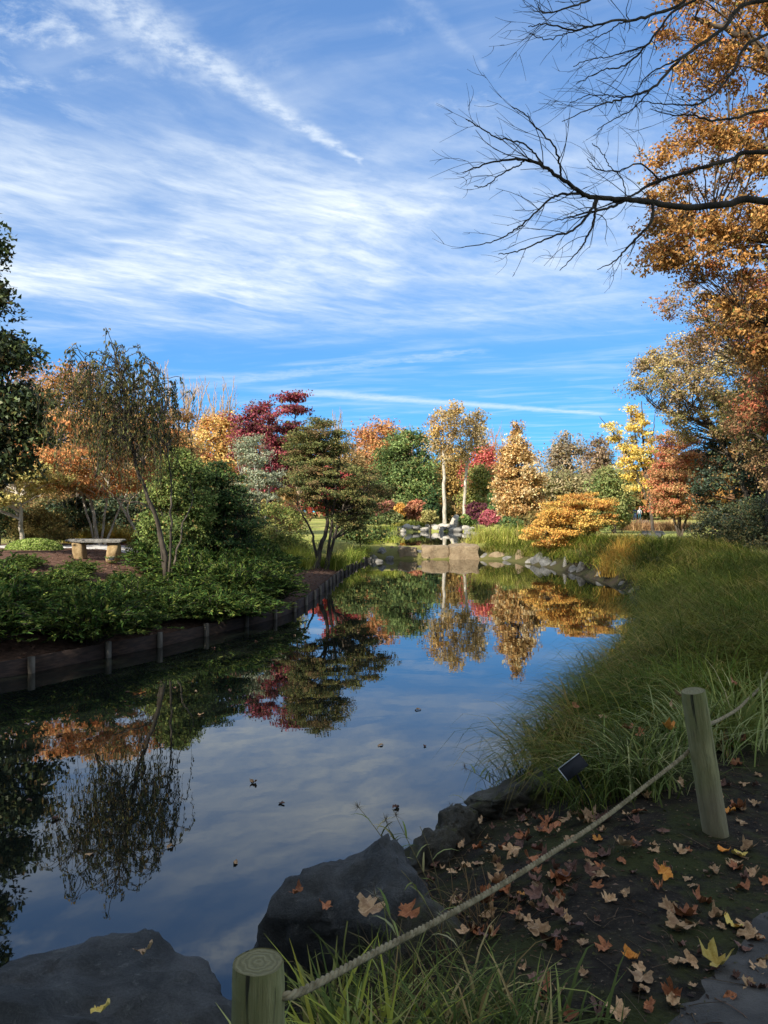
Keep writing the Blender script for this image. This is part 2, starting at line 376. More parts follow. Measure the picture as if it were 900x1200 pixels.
def axis(segs):
    out = [np.arange(a, b, s) for a, b, s in segs]; return np.concatenate(out+[[segs[-1][1]]])
def build_ground():
    xs = axis([(-1500, -300, 200), (-300, -60, 30), (-60, -14, 2.), (-14, -2, .32), (-2, 4, .1), (4, 16, .32), (16, 60, 2.), (60, 300, 30), (300, 1500, 200)])
    ys = axis([(-400, -60, 60), (-60, -4, 4), (-4, 1.6, .6), (1.6, 7, .1), (7, 41, .32), (41, 75, .8), (75, 160, 4), (160, 400, 30), (400, 2400, 250)])
    X, Y = np.meshgrid(xs, ys); Z = ground_h(X, Y)
    n, mrows = len(xs), len(ys)
    v = np.stack([X, Y, Z], -1).reshape(-1, 3)
    i = (np.arange(mrows-1)[:, None]*n+np.arange(n-1)[None]).ravel()
    q = np.stack([i, i+1, i+n+1, i+n], 1)
    d, ei = poly_sd(POND, X, Y); pd = path_dist(X, Y)
    left = (ei >= WALL0) & (ei < WALL1) & (X < 0)
    lawn = sstep(30, 44, Y+.25*np.abs(X-3)+2*wob(X, Y, .4, 1))*1.
    lawn = np.maximum(lawn, sstep(6, 14, -pd)*(Y < 60)*(X > 0)*.9)
    lawn = np.maximum(lawn, sstep(7, 12, d)*left*sstep(24, 30, Y)*.7)
    mulch = np.where(left, 1., 0.)*(1-lawn)
    tint = np.stack([lawn, mulch, np.clip(sstep(.2, 1.2, d), 0, 1)], -1).reshape(-1, 3)
    m, t, b, out = new_mat('ground_soil')
    a = t.node('ShaderNodeAttribute', attribute_name='tint'); sp = t.node('ShaderNodeSeparateColor'); t.l.new(a.outputs['Color'], sp.inputs[0])
    tc = t.node('ShaderNodeTexCoord'); P = tc.outputs['Object']
    n1 = t.noise(P, 1.7, 6, .6); n2 = t.noise(P, 9, 8, .65); n3 = t.noise(P, 55, 6, .7); n4 = t.noise(P, .35, 4, .5)
    soil = t.mix(t.smooth(n2, .3, .7), lc(34, 30, 25), lc(66, 58, 48))
    soil = t.mix(t.m('MULTIPLY', t.smooth(n3, .55, .72), .55), soil, lc(120, 106, 88))
    moss = t.mix(n3, lc(36, 42, 20), lc(78, 82, 40))
    soil = t.mix(t.m('MULTIPLY', t.smooth(t.m('ADD', n1, t.m('MULTIPLY', n2, .5)), .66, .86), .85), soil, moss)
    mul = t.mix(t.smooth(n2, .3, .7), lc(66, 46, 36), lc(118, 88, 72)); mul = t.mix(t.m('MULTIPLY', t.smooth(n3, .5, .75), .6), mul, lc(165, 135, 115))
    lw = t.mix(t.smooth(n4, .3, .7), lc(132, 140, 66), lc(178, 168, 98)); lw = t.mix(t.m('MULTIPLY', t.smooth(n2, .45, .75), .5), lw, lc(96, 112, 48))
    c = t.mix(sp.outputs[1], soil, mul); c = t.mix(sp.outputs[0], c, lw)
    c = t.mix(t.m('MULTIPLY', t.m('SUBTRACT', 1., sp.outputs[2]), .5), c, lc(40, 34, 26))
    t.l.new(c, b.inputs['Base Color']); b.inputs['Roughness'].default_value = .95; b.inputs['Specular IOR Level'].default_value = .15
    bump(t, b, t.m('ADD', t.m('MULTIPLY', n3, .5), n2), .9, .03)
    tag(link('ground', mesh_data('ground', v, q, m, tint, True)), kind='structure')
build_ground()

def build_water():
    m, t, b, out = new_mat('pond_water')
    b.inputs['Base Color'].default_value = (.006, .008, .006, 1); b.inputs['Roughness'].default_value = .012; b.inputs['IOR'].default_value = 1.85
    tc = t.node('ShaderNodeTexCoord'); P = tc.outputs['Object']
    n = t.m('ADD', t.noise(t.vm('MULTIPLY', P, (1, 1.0, 1)), 1.3, 2, .5), t.m('MULTIPLY', t.noise(P, 7, 2, .5), .10))
    bump(t, b, n, .05, .03)
    # pond sheet: stops inside the banks and under the dam stones
    def ring(poly, off):
        out = []
        n = len(poly)
        for i in range(n):
            a, p, c = poly[i-1], poly[i], poly[(i+1) % n]
            e1 = unit(p-a); e2 = unit(c-p); nn = unit(np.array([-(e1[1]+e2[1]), e1[0]+e2[0]]))
            out.append(p+nn*off)
        out = np.array(out)
        return out
    for poly, z, nm in ((POND, 0., 'water'), (POOL, POOLZ, 'water')):
        o1 = ring(poly, .25); 
        if poly_sd(poly, o1[:, 0], o1[:, 1])[0].mean() < 0: o1 = ring(poly, -.25)
        me = bpy.data.meshes.new(nm); me.from_pydata([(p[0], p[1], z) for p in o1], [], [list(range(len(o1)))])
        me.materials.append(m); me.update()
        o = link(nm, me); tag(o, kind='structure')
        if me.polygons[0].normal.z < 0: me.flip_normals()
build_water()

def strip(name, C, half, mat, lift, kind='structure', across=7, edge_j=.05):
    C = np.asarray(C); tn = unit(np.gradient(C, axis=0)); nn = np.stack([-tn[:, 1], tn[:, 0]], 1)
    s = np.linspace(-1, 1, across)
    j = 1+edge_j*np.array([wob(np.array(k*.7), np.array(0.), 1.3, 2.) for k in range(len(C))])
    P = C[:, None, :]+nn[:, None, :]*(s[None, :, None]*half*j[:, None, None])
    Z = ground_h(P[..., 0], P[..., 1])+lift-.03*(np.abs(s)[None] > .99)
    v = np.concatenate([P, Z[..., None]], -1).reshape(-1, 3)
    i = (np.arange(len(C)-1)[:, None]*across+np.arange(across-1)[None]).ravel()
    return tag(link(name, mesh_data(name, v, np.stack([i, i+across, i+across+1, i+1], 1), mat, None, True)), kind=kind)
ASPH = simple('asphalt', (70, 67, 62), (100, 96, 90), 5, .9, 120, .8, .01, detail=8)
GRAV = simple('pale_gravel', (186, 182, 174), (214, 210, 204), 3, .95, 40, .4, .01)
strip('path', catmull(PATH, 24), .95, ASPH, .02)
strip('garden_path', catmull([(-30, 24.5), (-18, 23.6), (-13, 23.2), (-9.5, 23.4), (-7, 24.2), (-5.8, 26)], 14), .85, GRAV, .025)

# ------------------------------------------------------------------ trees and shrubs
def poly_rows(poly):
    poly = np.asarray(poly, float)
    def row(y):
        xs = []
        for i in range(len(poly)):
            (ax, ay), (bx, by) = poly[i], poly[(i+1) % len(poly)]
            if (ay > y) != (by > y): xs.append(ax+(y-ay)/(by-ay)*(bx-ax))
        return (min(xs), max(xs)) if xs else None
    return row
def in_poly(poly, p):
    return poly_sd(np.asarray(poly, float), p[:, 0], p[:, 1])[0] < 0
def to_world(p, D):
    return np.stack([(p[:, 0]-450)/F*D, np.full(len(p), D), CAMZ-(p[:, 1]-600)/F*D], 1)

def plant(name, label, cat, D, outline, stems, r0, ncl, cr, flat, nleaf, ls, pal, seed, mat=None, bark=None, w=None, asp=.55,
          depth=1., shell=.25, twigs=3, droop=.15, jit=.22, group=None, crown='crown', wood='trunk', cl_jit=.5, limb_r=.3, limbs=True, updir=.0, inset=0., axis_k=.0, mixk=.45):
    """a tree or shrub: its crown fills a silhouette that has its own distance, width and depth. outline/stems are sight lines at distance D"""
    rg = np.random.default_rng(seed); twigs = min(twigs, 1 if (D > 40 and wood == 'stem') else 2 if wood == 'stem' else 3 if D > 35 else 5); nleaf = int(nleaf*1.2); ls *= (1.1 if D < 40 else 1.02)
    outline = np.asarray(outline, float); row = poly_rows(outline)
    x0, y0 = outline.min(0); x1, y1 = outline.max(0)
    P = np.zeros((0, 2))
    while len(P) < ncl:
        p = rg.uniform((x0, y0), (x1, y1), (ncl*4, 2)); P = np.vstack([P, p[in_poly(outline, p)]])
    P = P[:ncl]
    base = np.array([(stems[0][0][0]-450)/F*D, D, 0.]); base[2] = gh(base[0], base[1])-.03
    C = to_world(P, D)
    for i in range(ncl):
        r = row(P[i, 1]); c = (r[0]+r[1])/2; hw = max((r[1]-r[0])/2, 4)
        k = math.sqrt(max(0, 1-((P[i, 0]-c)/hw)**2))
        dz = rg.uniform(-1, 1); dz = math.copysign(abs(dz)**(1-shell), dz)
        C[i, 1] += dz*k*hw/F*D*depth
    gz = ground_h(C[:, 0], C[:, 1]); C[:, 2] = np.maximum(C[:, 2], gz+cr*flat*.4+.05)
    crv = cr*rg.uniform(1-cl_jit, 1+cl_jit*.6, ncl)
    # wood
    wood_parts = []; nodes = []
    for si, st in enumerate(stems):
        st = np.asarray(st, float); p = to_world(st, D); p[0, 2] = min(p[0, 2], gh(p[0, 0], D)-.05) if si == 0 or st[0][1] > 590 else p[0, 2]
        p[1:, 1] += rg.normal(size=len(p)-1)*.1*cr
        q = catmull(p, 7); K = len(q)
        q[1:-1] += rg.normal(size=(K-2, 3))*r0*.18
        rr = (r0 if si == 0 else r0*.6)*np.linspace(1, .22, K)**.9; rr[0] *= 1.25
        wood_parts.append(tubes(q, rr, 8)); nodes.append(np.column_stack([q, rr]))
    N = np.vstack(nodes)
    if limbs:
        A = []; RA = []
        for i in range(ncl):
            k = N[:, 2] < C[i, 2]-.15*np.linalg.norm(C[i, :2]-base[:2])
            cand = N[k] if k.sum() > 2 else N
            j = np.argmin(np.linalg.norm(cand[:, :3]-C[i], axis=1)+rg.uniform(0, .6, len(cand))*cr)
            A.append(cand[j, :3]); RA.append(cand[j, 3])
        A = np.array(A); RA = np.array(RA)
        mid = A*.45+C*.55; mid[:, 2] += (np.linalg.norm(C-A, axis=1)*rg.uniform(-.05, .22, ncl)); mid += rg.normal(size=mid.shape)*.08*cr
        B = bez(A, mid, C, 7); B[:, 1:-1] += rg.normal(size=(ncl, 5, 3))*.035*cr
        ln = np.linalg.norm(C-A, axis=1)
        rr = np.clip(RA*limb_r*2, .006, .02+.014*ln)[:, None]*np.linspace(1, .25, 7)[None]
        wood_parts.append(tubes(B, rr, 5))
        if twigs:
            s = np.repeat(C, twigs, 0); e = s+rdir(rg, len(s))*np.repeat(crv, twigs)[:, None]*np.array([1, 1, max(flat, .4)])*.95
            s = s-(s-np.repeat(mid, twigs, 0))*rg.uniform(.0, .6, (len(s), 1))
            mm = (s+e)/2+rg.normal(size=s.shape)*.12*cr; mm[:, 2] += .1*cr
            wood_parts.append(tubes(bez(s, mm, e, 5), np.repeat(np.clip(rr[:, -1:], .004, .02), twigs, 0)*np.linspace(1, .35, 5)[None], 3))
    e = thing(name, label, cat, base, group=group)
    v, f, _ = merge(wood_parts)
    link(wood, mesh_data(wood, v-base, f, bark or BARK, None, True), e)
    # leaves
    wts = crv**1.6; wts /= wts.sum()
    ci = rg.choice(ncl, nleaf, p=wts)
    rad = rg.uniform(0, 1, nleaf)**.45
    off = rdir(rg, nleaf)*rad[:, None]*crv[ci][:, None]*np.array([1, 1, flat])
    lump = rg.normal(size=(ncl, 3))
    off *= (1+.45*np.sin(3*np.einsum('ij,ij->i', unit(off), lump[ci])+ci))[:, None]
    c = C[ci]+off
    if updir: c[:, 2] += updir*np.linalg.norm(off[:, :2], axis=1)
    cen = np.array([base[0], D, C[:, 2].mean()])
    out = unit(c-cen)
    nrm = unit(out*.5+np.array([0, 0, .55])+rg.normal(size=(nleaf, 3))*.55)
    d = unit(out*.5+rg.normal(size=(nleaf, 3))*.7+np.array([0, 0, -droop*2]))
    L = ls*rg.uniform(.65, 1.3, nleaf)
    v, f = (leaf_tris if D > 17.5 else leaf_quads)(c, d, nrm, L, L*asp, rg)
    pl = np.clip(lin(np.array(pal))*1.12+.012, 0, .85); pl = pl*.86+pl.mean(1, keepdims=True)*.14; ww = None if w is None else np.array(w, float)/np.sum(w)
    cc = rg.choice(len(pl), ncl, p=ww); lf = np.where(rg.random(nleaf) < mixk, rg.choice(len(pl), nleaf, p=ww), cc[ci])
    lt = pl[lf]; odd = rg.random(nleaf) < .11; lt[odd] = lin(np.array([(142, 122, 70), (112, 112, 58), (160, 130, 84)]))[rg.integers(0, 3, odd.sum())]*(.75 if mat is GLOSS else 1.)
    tint = np.clip(lt*(rg.uniform(1-jit, 1+jit, (nleaf, 1)))*np.repeat(rg.uniform(.82, 1.15, (ncl, 1)), 1, 1)[ci], .002, .9)
    link(crown, mesh_data(crown, v-base, f, mat or LEAF, tint), e)
    return e

def tree(*a, **k): return plant(*a, **k)
def shrub(*a, **k):
    k.setdefault('crown', 'foliage'); k.setdefault('wood', 'stem'); return plant(*a, **k)

OR = [(206, 128, 50), (224, 152, 66), (178, 98, 42), (150, 112, 46)]
T = tree
T('holly_tree', 'dark glossy evergreen tree with separate leafy boughs at the pond edge beside the orange maple', 'tree', 19,
  [(-50, 250), (-25, 270), (-2, 310), (4, 340), (-12, 362), (14, 385), (26, 405), (20, 422), (-5, 434), (30, 460), (48, 490), (42, 520), (30, 545), (0, 560), (-40, 575), (-60, 560), (-70, 400)],
  [[(-70, 650), (-75, 450), (-70, 280)], [(-72, 520), (-30, 480), (10, 470)]], .2, 95, .62, .6, 30000, .13, [(62, 78, 34), (48, 62, 28), (84, 98, 42), (40, 50, 26)], 11, GLOSS, BARKD, jit=.35)
T('orange_maple', 'wide amber and orange maple with pale crooked stems behind the stone bench', 'tree', 25,
  [(22, 520), (50, 495), (80, 482), (120, 478), (160, 492), (205, 500), (225, 530), (215, 560), (180, 572), (120, 578), (60, 570), (25, 550)],
  [[(115, 608), (104, 575), (95, 520)], [(118, 607), (128, 570), (130, 520)], [(122, 608), (150, 572), (175, 530)], [(112, 608), (88, 560), (60, 530)], [(170, 608), (128, 570), (110, 545)], [(168, 606), (150, 590), (200, 560)]],
  .07, 150, .55, .28, 42000, .085, [(218, 142, 68), (222, 160, 84), (198, 130, 66), (156, 130, 66), (134, 114, 58)], 12, None, BARKP, w=[3, 3, 2, 2, 2])
T('pale_yellow_tree', 'small pale yellow-leaved tree with a white trunk beyond the grassy mound', 'tree', 22.5,
  [(-40, 548), (0, 532), (40, 538), (70, 548), (75, 565), (50, 585), (15, 590), (-40, 590)], [[(26, 620), (22, 585), (10, 555)], [(22, 586), (32, 565), (50, 552)]], .075, 60, .42, .4, 11000, .085,
  [(196, 178, 92), (168, 158, 74), (138, 136, 66), (206, 182, 112)], 13, None, BARKP)
T('tan_beech', 'tan pinkish half-bare tree rising behind the evergreen', 'tree', 60, [(-30, 450), (5, 432), (35, 428), (52, 445), (55, 500), (40, 540), (-30, 540)], [[(15, 605), (15, 520), (18, 450)]], .25, 60, 1.3, .8, 9000, .22,
  [(176, 128, 88), (190, 146, 100), (150, 112, 78)], 14)
T('gold_beech', 'golden tan tree showing its top over the weeping tree', 'tree', 56, [(58, 480), (62, 445), (80, 430), (105, 428), (125, 436), (135, 470), (125, 530), (60, 530)], [[(92, 605), (92, 520), (92, 450)]], .25, 70, 1.2, .8, 11000, .21,
  [(202, 148, 76), (190, 132, 66), (168, 122, 66)], 15)
T('yellow_orange_tree', 'bright yellow and orange tree between the bare trees and the tiered conifer', 'tree', 47, [(212, 525), (232, 498), (258, 488), (284, 497), (300, 530), (292, 575), (240, 580), (212, 565)], [[(255, 610), (255, 560), (258, 510)]], .16, 75, .95, .6, 15000, .17,
  [(212, 162, 72), (200, 136, 62), (218, 184, 92), (140, 70, 58)], 16, w=[4, 3, 3, 1])
T('dark_red_maple', 'dark crimson maple with upswept layers behind the olive maple', 'tree', 37,
  [(274, 505), (286, 482), (310, 474), (328, 484), (333, 466), (350, 462), (360, 472), (354, 500), (362, 530), (345, 560), (322, 580), (292, 578), (276, 545)],
  [[(316, 612), (320, 560), (326, 500)], [(318, 580), (300, 540), (288, 500)], [(320, 570), (340, 520), (348, 480)]], .11, 105, .62, .3, 24000, .12, [(120, 44, 54), (150, 54, 66), (96, 38, 48), (170, 72, 80)], 17, None, BARK, updir=.12)
T('lichen_tree', 'grey-green lichen-covered small tree in front of the crimson maple', 'tree', 33.5, [(274, 530), (285, 512), (302, 508), (318, 528), (326, 560), (322, 590), (288, 592), (274, 565)],
  [[(306, 615), (302, 575), (296, 530)], [(306, 600), (316, 570), (320, 545)], [(304, 590), (285, 565), (278, 540)]], .075, 60, .42, .4, 7000, .085, [(150, 158, 122), (128, 140, 104), (172, 174, 142)], 18, None, BARKL, twigs=6)
T('pink_maple', 'pinkish red maple glimpsed behind the olive maple trunk', 'tree', 43, [(362, 570), (372, 552), (392, 548), (412, 560), (412, 590), (370, 600)], [[(390, 625), (390, 590), (388, 565)]], .07, 36, .6, .4, 7000, .14,
  [(206, 66, 76), (186, 48, 56), (214, 104, 92)], 19)
T('olive_maple', 'olive-brown layered maple with a leaning trunk above the timber wall', 'tree', 28,
  [(346, 562), (338, 532), (343, 508), (360, 493), (376, 490), (392, 494), (402, 517), (406, 546), (436, 550), (452, 562), (446, 590), (440, 610), (444, 626), (420, 622), (400, 612), (385, 602), (354, 588), (330, 578)],
  [[(370, 664), (377, 638), (384, 612), (380, 570), (376, 515)], [(374, 645), (364, 622), (348, 592)], [(383, 612), (404, 590), (430, 575)], [(381, 600), (396, 560), (398, 530)]],
  .10, 220, .42, .30, 54000, .066, [(116, 116, 52), (90, 100, 44), (126, 100, 58), (76, 86, 40), (134, 126, 60)], 20, None, BARK, w=[3, 3, 2, 2, 1.5], twigs=4)
T('far_orange_tree', 'rounded orange tree behind the broad green tree', 'tree', 88, [(412, 535), (424, 506), (440, 497), (456, 504), (468, 525), (465, 570), (415, 575)], [[(440, 600), (440, 560), (440, 515)]], .2, 55, 1.6, .8, 9000, .32,
  [(194, 132, 66), (178, 114, 58), (206, 150, 80)], 21)
T('broad_green_tree', 'broad full green tree on the far lawn', 'tree', 83, [(443, 545), (452, 520), (474, 505), (494, 512), (506, 540), (509, 575), (500, 592), (450, 593), (440, 572)], [[(476, 608), (476, 570), (476, 525)]], .25, 120, 1.3, .7, 24000, .28,
  [(110, 132, 62), (90, 114, 52), (134, 152, 76), (74, 96, 46)], 22, jit=.3)
T('tall_bare_poplar', 'tall slim tree with pale bare trunk and sparse gold leaves beside its twin', 'tree', 73, [(503, 505), (510, 482), (530, 473), (542, 482), (538, 505), (530, 522), (524, 548), (512, 540), (504, 520)],
  [[(521, 608), (520, 560), (519, 515), (516, 478)], [(519, 535), (532, 505), (534, 478)], [(520, 540), (508, 515), (504, 495)]], .19, 46, .9, .7, 3600, .24, [(206, 170, 86), (190, 146, 72), (160, 140, 96)], 23, None, BARKP, twigs=5)
T('tall_bare_poplar', 'tall slim tree with forked pale trunk and thin tan top near the red tree', 'tree', 75, [(534, 520), (542, 490), (558, 478), (571, 490), (567, 520), (556, 542), (540, 545)],
  [[(543, 610), (546, 560), (552, 520), (560, 482)], [(548, 548), (540, 520), (542, 498)]], .17, 40, .9, .7, 3000, .24, [(182, 158, 112), (168, 140, 92), (196, 168, 96)], 24, None, BARKP, twigs=5)
T('scarlet_tree', 'scarlet and orange tree glowing behind the two slim trees', 'tree', 92, [(553, 550), (560, 533), (572, 524), (583, 536), (585, 565), (565, 575), (552, 568)], [[(570, 603), (570, 570), (571, 540)]], .2, 40, 1.5, .8, 7000, .33,
  [(208, 92, 84), (218, 128, 84), (186, 76, 74)], 25)
T('yellow_green_cone_tree', 'narrow yellow-green conical tree before the scarlet tree', 'tree', 80, [(546, 596), (550, 565), (561, 538), (571, 560), (579, 596)], [[(562, 606), (562, 575), (562, 545)]], .15, 45, .95, .6, 8000, .26,
  [(138, 142, 62), (116, 126, 54), (164, 152, 72)], 26)
T('olive_background_tree', 'olive-gold tree filling in behind the slim bare trunks', 'tree', 96, [(498, 540), (515, 522), (540, 528), (552, 550), (552, 600), (498, 600)], [[(525, 606), (525, 570), (525, 540)]], .2, 60, 1.7, .8, 9000, .34,
  [(160, 132, 58), (136, 122, 58), (190, 150, 60)], 27)
T('gold_sweetgum', 'tall conical tree covered in cream and gold leaves at the pond head', 'tree', 46, [(583, 565), (588, 535), (597, 508), (605, 490), (611, 503), (620, 530), (631, 562), (638, 592), (630, 610), (600, 612), (586, 595)],
  [[(609, 628), (608, 570), (605, 492)], [(607, 560), (600, 540), (592, 528)]], .10, 150, .55, .6, 24000, .16, [(216, 178, 104), (196, 150, 76), (226, 198, 140), (168, 122, 60), (140, 112, 56)], 28, None, BARK, w=[4, 4, 3, 2, 1], jit=.3)
T('spreading_amber_maple', 'low spreading amber-gold maple overhanging the shore rocks', 'tree', 33.5, [(616, 626), (628, 606), (648, 591), (670, 580), (696, 576), (714, 583), (722, 600), (714, 612), (692, 622), (660, 638), (628, 642)],
  [[(692, 640), (688, 615), (684, 592)], [(692, 632), (702, 608), (710, 590)], [(690, 628), (672, 610), (648, 600)], [(690, 634), (668, 624), (640, 622)]], .07, 130, .46, .26, 30000, .085, [(220, 164, 50), (204, 138, 44), (228, 182, 70), (160, 142, 54), (190, 158, 56)], 29, None, BARKD, w=[4, 3, 3, 2, 2])
T('tan_background_tree', 'thin tan-grey tree with a round top behind the golden conical tree', 'tree', 92, [(645, 545), (654, 515), (668, 501), (680, 518), (685, 560), (645, 570)], [[(667, 606), (667, 560), (668, 510)]], .25, 40, 1.3, .8, 4800, .3, [(152, 132, 104), (170, 142, 104), (128, 120, 92)], 30, twigs=5)
T('tan_background_tree', 'brown flat-topped tree next to the yellow ginkgo', 'tree', 90, [(686, 545), (694, 518), (712, 515), (717, 540), (711, 568), (690, 566)], [[(704, 606), (704, 560), (702, 524)]], .25, 32, 1.2, .7, 3600, .3, [(140, 112, 84), (156, 128, 92)], 31, twigs=5)
T('olive_tan_tree', 'weeping olive-tan shrubby tree behind the amber maple', 'tree', 60, [(622, 580), (645, 552), (680, 553), (700, 570), (694, 600), (630, 602)], [[(662, 616), (662, 585), (662, 560)]], .15, 70, 1.1, .7, 12000, .21, [(156, 142, 92), (134, 130, 78), (172, 150, 108)], 32)
T('light_green_tree', 'light green bushy tree between amber maple and ginkgo', 'tree', 55, [(698, 600), (702, 566), (714, 547), (728, 552), (733, 580), (730, 612), (700, 616)], [[(720, 622), (720, 585), (720, 555)]], .15, 70, .95, .6, 13000, .19, [(122, 136, 66), (98, 118, 56), (148, 150, 80)], 33)
T('yellow_ginkgo', 'yellow tree with steep bare-tipped branches and hanging gold leaves', 'tree', 52, [(724, 520), (706, 494), (720, 496), (738, 510), (738, 478), (748, 474), (756, 500), (762, 520), (764, 548), (757, 580), (740, 574), (730, 548)],
  [[(766, 618), (760, 570), (754, 520), (752, 470)], [(756, 580), (742, 545), (722, 512), (703, 488)], [(756, 560), (746, 520), (738, 476)], [(757, 585), (748, 565), (736, 555)], [(756, 560), (764, 520), (768, 485)]], .12, 70, .5, .5, 8000, .15,
  [(230, 192, 62), (222, 178, 50), (236, 206, 110)], 34, None, BARK, twigs=4)
T('red_orange_maple', 'red-orange maple with rusty brown side beside the far walkers', 'tree', 44, [(762, 572), (770, 542), (774, 512), (796, 502), (815, 516), (830, 542), (836, 572), (826, 602), (792, 604), (774, 604), (766, 590)],
  [[(797, 622), (795, 580), (793, 520)], [(797, 612), (780, 575), (772, 540)], [(797, 600), (815, 570), (822, 545)]], .13, 130, .62, .4, 30000, .11, [(196, 118, 70), (192, 136, 78), (202, 100, 70), (160, 122, 68), (188, 148, 82)], 35, w=[3, 3, 1.5, 2, 2])
T('tan_oak', 'thinly leaved tan and yellow oak standing over the red-orange maple', 'tree', 38, [(742, 450), (752, 425), (770, 408), (800, 398), (840, 404), (880, 425), (905, 470), (880, 515), (832, 522), (795, 510), (768, 486), (752, 470)],
  [[(885, 650), (872, 570), (830, 490), (800, 430)], [(850, 520), (806, 470), (766, 430)], [(866, 550), (872, 480), (870, 440)], [(836, 500), (790, 485), (760, 470)]], .16, 150, .66, .5, 21000, .115, [(186, 158, 92), (164, 136, 78), (196, 172, 96), (128, 122, 62), (150, 124, 90)], 36, twigs=5)
T('great_beech', 'towering orange-brown beech whose leafy limbs fill the sky beside the pond', 'tree', 18,
  [(905, -130), (830, -60), (772, -10), (780, 30), (806, 60), (818, 110), (790, 150), (766, 205), (776, 235), (766, 290), (780, 330), (812, 322), (840, 380), (880, 440), (960, 470), (1050, 420), (1100, 200), (1060, -80)],
  [[(1010, 690), (1005, 450), (992, 150), (985, -80)], [(1005, 420), (940, 300), (850, 270), (790, 280)], [(1000, 300), (920, 180), (830, 170)], [(996, 200), (900, 60), (815, 20)], [(1006, 460), (930, 400), (870, 370)]],
  .26, 430, .5, .5, 84000, .088, [(184, 128, 46), (158, 110, 40), (206, 154, 66), (134, 98, 40), (192, 112, 48)], 37, w=[4, 3, 3, 3, 1], twigs=3, depth=.7, limb_r=.16)
T('rust_red_maple', 'rust-red and olive maple boughs under the great beech', 'tree', 25, [(852, 345), (890, 318), (960, 320), (1010, 400), (980, 520), (900, 510), (868, 480), (880, 430), (862, 390)],
  [[(960, 660), (950, 540), (930, 400)], [(950, 560), (905, 480), (880, 450)]], .15, 110, .55, .45, 20000, .10, [(166, 82, 48), (132, 92, 46), (110, 92, 44), (186, 104, 60)], 38)
T('dark_yew', 'dark blue-green yew standing over the clipped hedge', 'tree', 39, [(820, 606), (824, 565), (834, 520), (856, 496), (890, 484), (930, 500), (960, 560), (960, 640), (850, 640)], [[(890, 645), (890, 580), (888, 500)]], .2, 150, .7, .6, 34000, .13,
  [(44, 62, 40), (34, 50, 34), (58, 76, 46)], 39, GLOSS, BARKD, jit=.35)
T('olive_green_tree', 'olive green tree tucked between the tan oak and the yew', 'tree', 35, [(838, 480), (856, 445), (895, 440), (940, 470), (945, 530), (860, 525), (842, 510)], [[(900, 650), (900, 560), (890, 470)]], .15, 85, .6, .5, 15000, .12, [(98, 102, 44), (74, 84, 38), (136, 116, 50)], 40)

S = shrub
S('round_green_shrub', 'upright bright yellow-green shrub between the weeping tree and the tiered conifer', 'shrub', 20.5, [(176, 640), (174, 600), (180, 562), (196, 536), (214, 528), (232, 546), (243, 580), (240, 640)], [[(208, 655), (208, 600), (210, 550)], [(206, 650), (190, 600), (186, 570)], [(210, 650), (228, 600), (232, 570)]],
  .04, 130, .34, .6, 26000, .07, [(120, 138, 54), (98, 118, 46), (142, 154, 66), (78, 96, 40)], 51, jit=.3)
S('tiered_conifer', 'dark green conifer of flat tiers beside the yellow-green shrub', 'shrub', 21.8, [(236, 552), (254, 540), (272, 548), (284, 575), (298, 595), (310, 622), (296, 648), (238, 648), (228, 600)], [[(262, 660), (262, 600), (258, 555)], [(262, 640), (280, 610), (292, 605)]],
  .06, 85, .48, .24, 30000, .065, [(62, 88, 34), (46, 70, 30), (92, 118, 42), (40, 58, 28)], 52, jit=.3)
S('azalea_bush', 'sunny yellow-green azalea bush beneath the lichen-covered tree', 'shrub', 30.5, [(285, 640), (290, 606), (318, 594), (345, 602), (362, 622), (364, 648), (300, 655)], [[(325, 660), (325, 630), (322, 605)]], .03, 80, .38, .6, 16000, .075, [(150, 160, 60), (122, 138, 50), (174, 172, 82), (96, 112, 46)], 53)
S('azalea_bush', 'bronze-green bush behind the white-trunked tree and the grassy mound', 'shrub', 24, [(16, 628), (22, 606), (45, 596), (68, 604), (80, 622), (76, 630), (20, 632)], [[(48, 636), (48, 620), (46, 604)]], .025, 55, .32, .6, 9000, .07, [(134, 118, 52), (110, 104, 46), (154, 132, 64)], 54)
S('dark_shrub', 'dark green shrub under the orange maple boughs', 'shrub', 26, [(50, 608), (66, 588), (95, 586), (112, 600), (112, 616), (60, 618)], [[(84, 622), (84, 605), (84, 592)]], .03, 50, .35, .5, 8000, .08, [(52, 72, 36), (40, 58, 32), (70, 90, 42)], 55, GLOSS)
S('dark_shrub', 'dark green shrub at the foot of the holly beyond the gravel path', 'shrub', 24, [(-30, 625), (-20, 600), (10, 595), (26, 606), (24, 626)], [[(0, 632), (0, 615), (0, 602)]], .03, 45, .35, .6, 8000, .08, [(56, 78, 36), (42, 62, 30), (80, 98, 44)], 56, GLOSS)
S('green_shrub', 'dull green shrub between the bench and the weeping tree stem', 'shrub', 21.5, [(160, 645), (162, 626), (178, 616), (195, 626), (198, 648)], [[(180, 655), (180, 640), (180, 625)]], .025, 40, .28, .6, 7000, .06, [(112, 122, 48), (86, 102, 40), (136, 136, 60)], 57)
S('shade_shrub', 'deep green bush hiding the ground behind the olive maple', 'shrub', 36, [(392, 632), (398, 606), (420, 600), (446, 608), (452, 628)], [[(422, 640), (422, 622), (420, 608)]], .03, 45, .5, .5, 7000, .11, [(92, 112, 46), (118, 130, 58), (74, 94, 42)], 58)
S('rhododendron', 'dark leafy rhododendron behind the pale crooked maple stems', 'shrub', 31, [(92, 622), (98, 590), (130, 578), (165, 580), (180, 600), (180, 624)], [[(136, 628), (136, 610), (136, 590)]], .04, 70, .5, .6, 14000, .11, [(60, 76, 40), (46, 62, 34), (84, 96, 50)], 59, GLOSS)
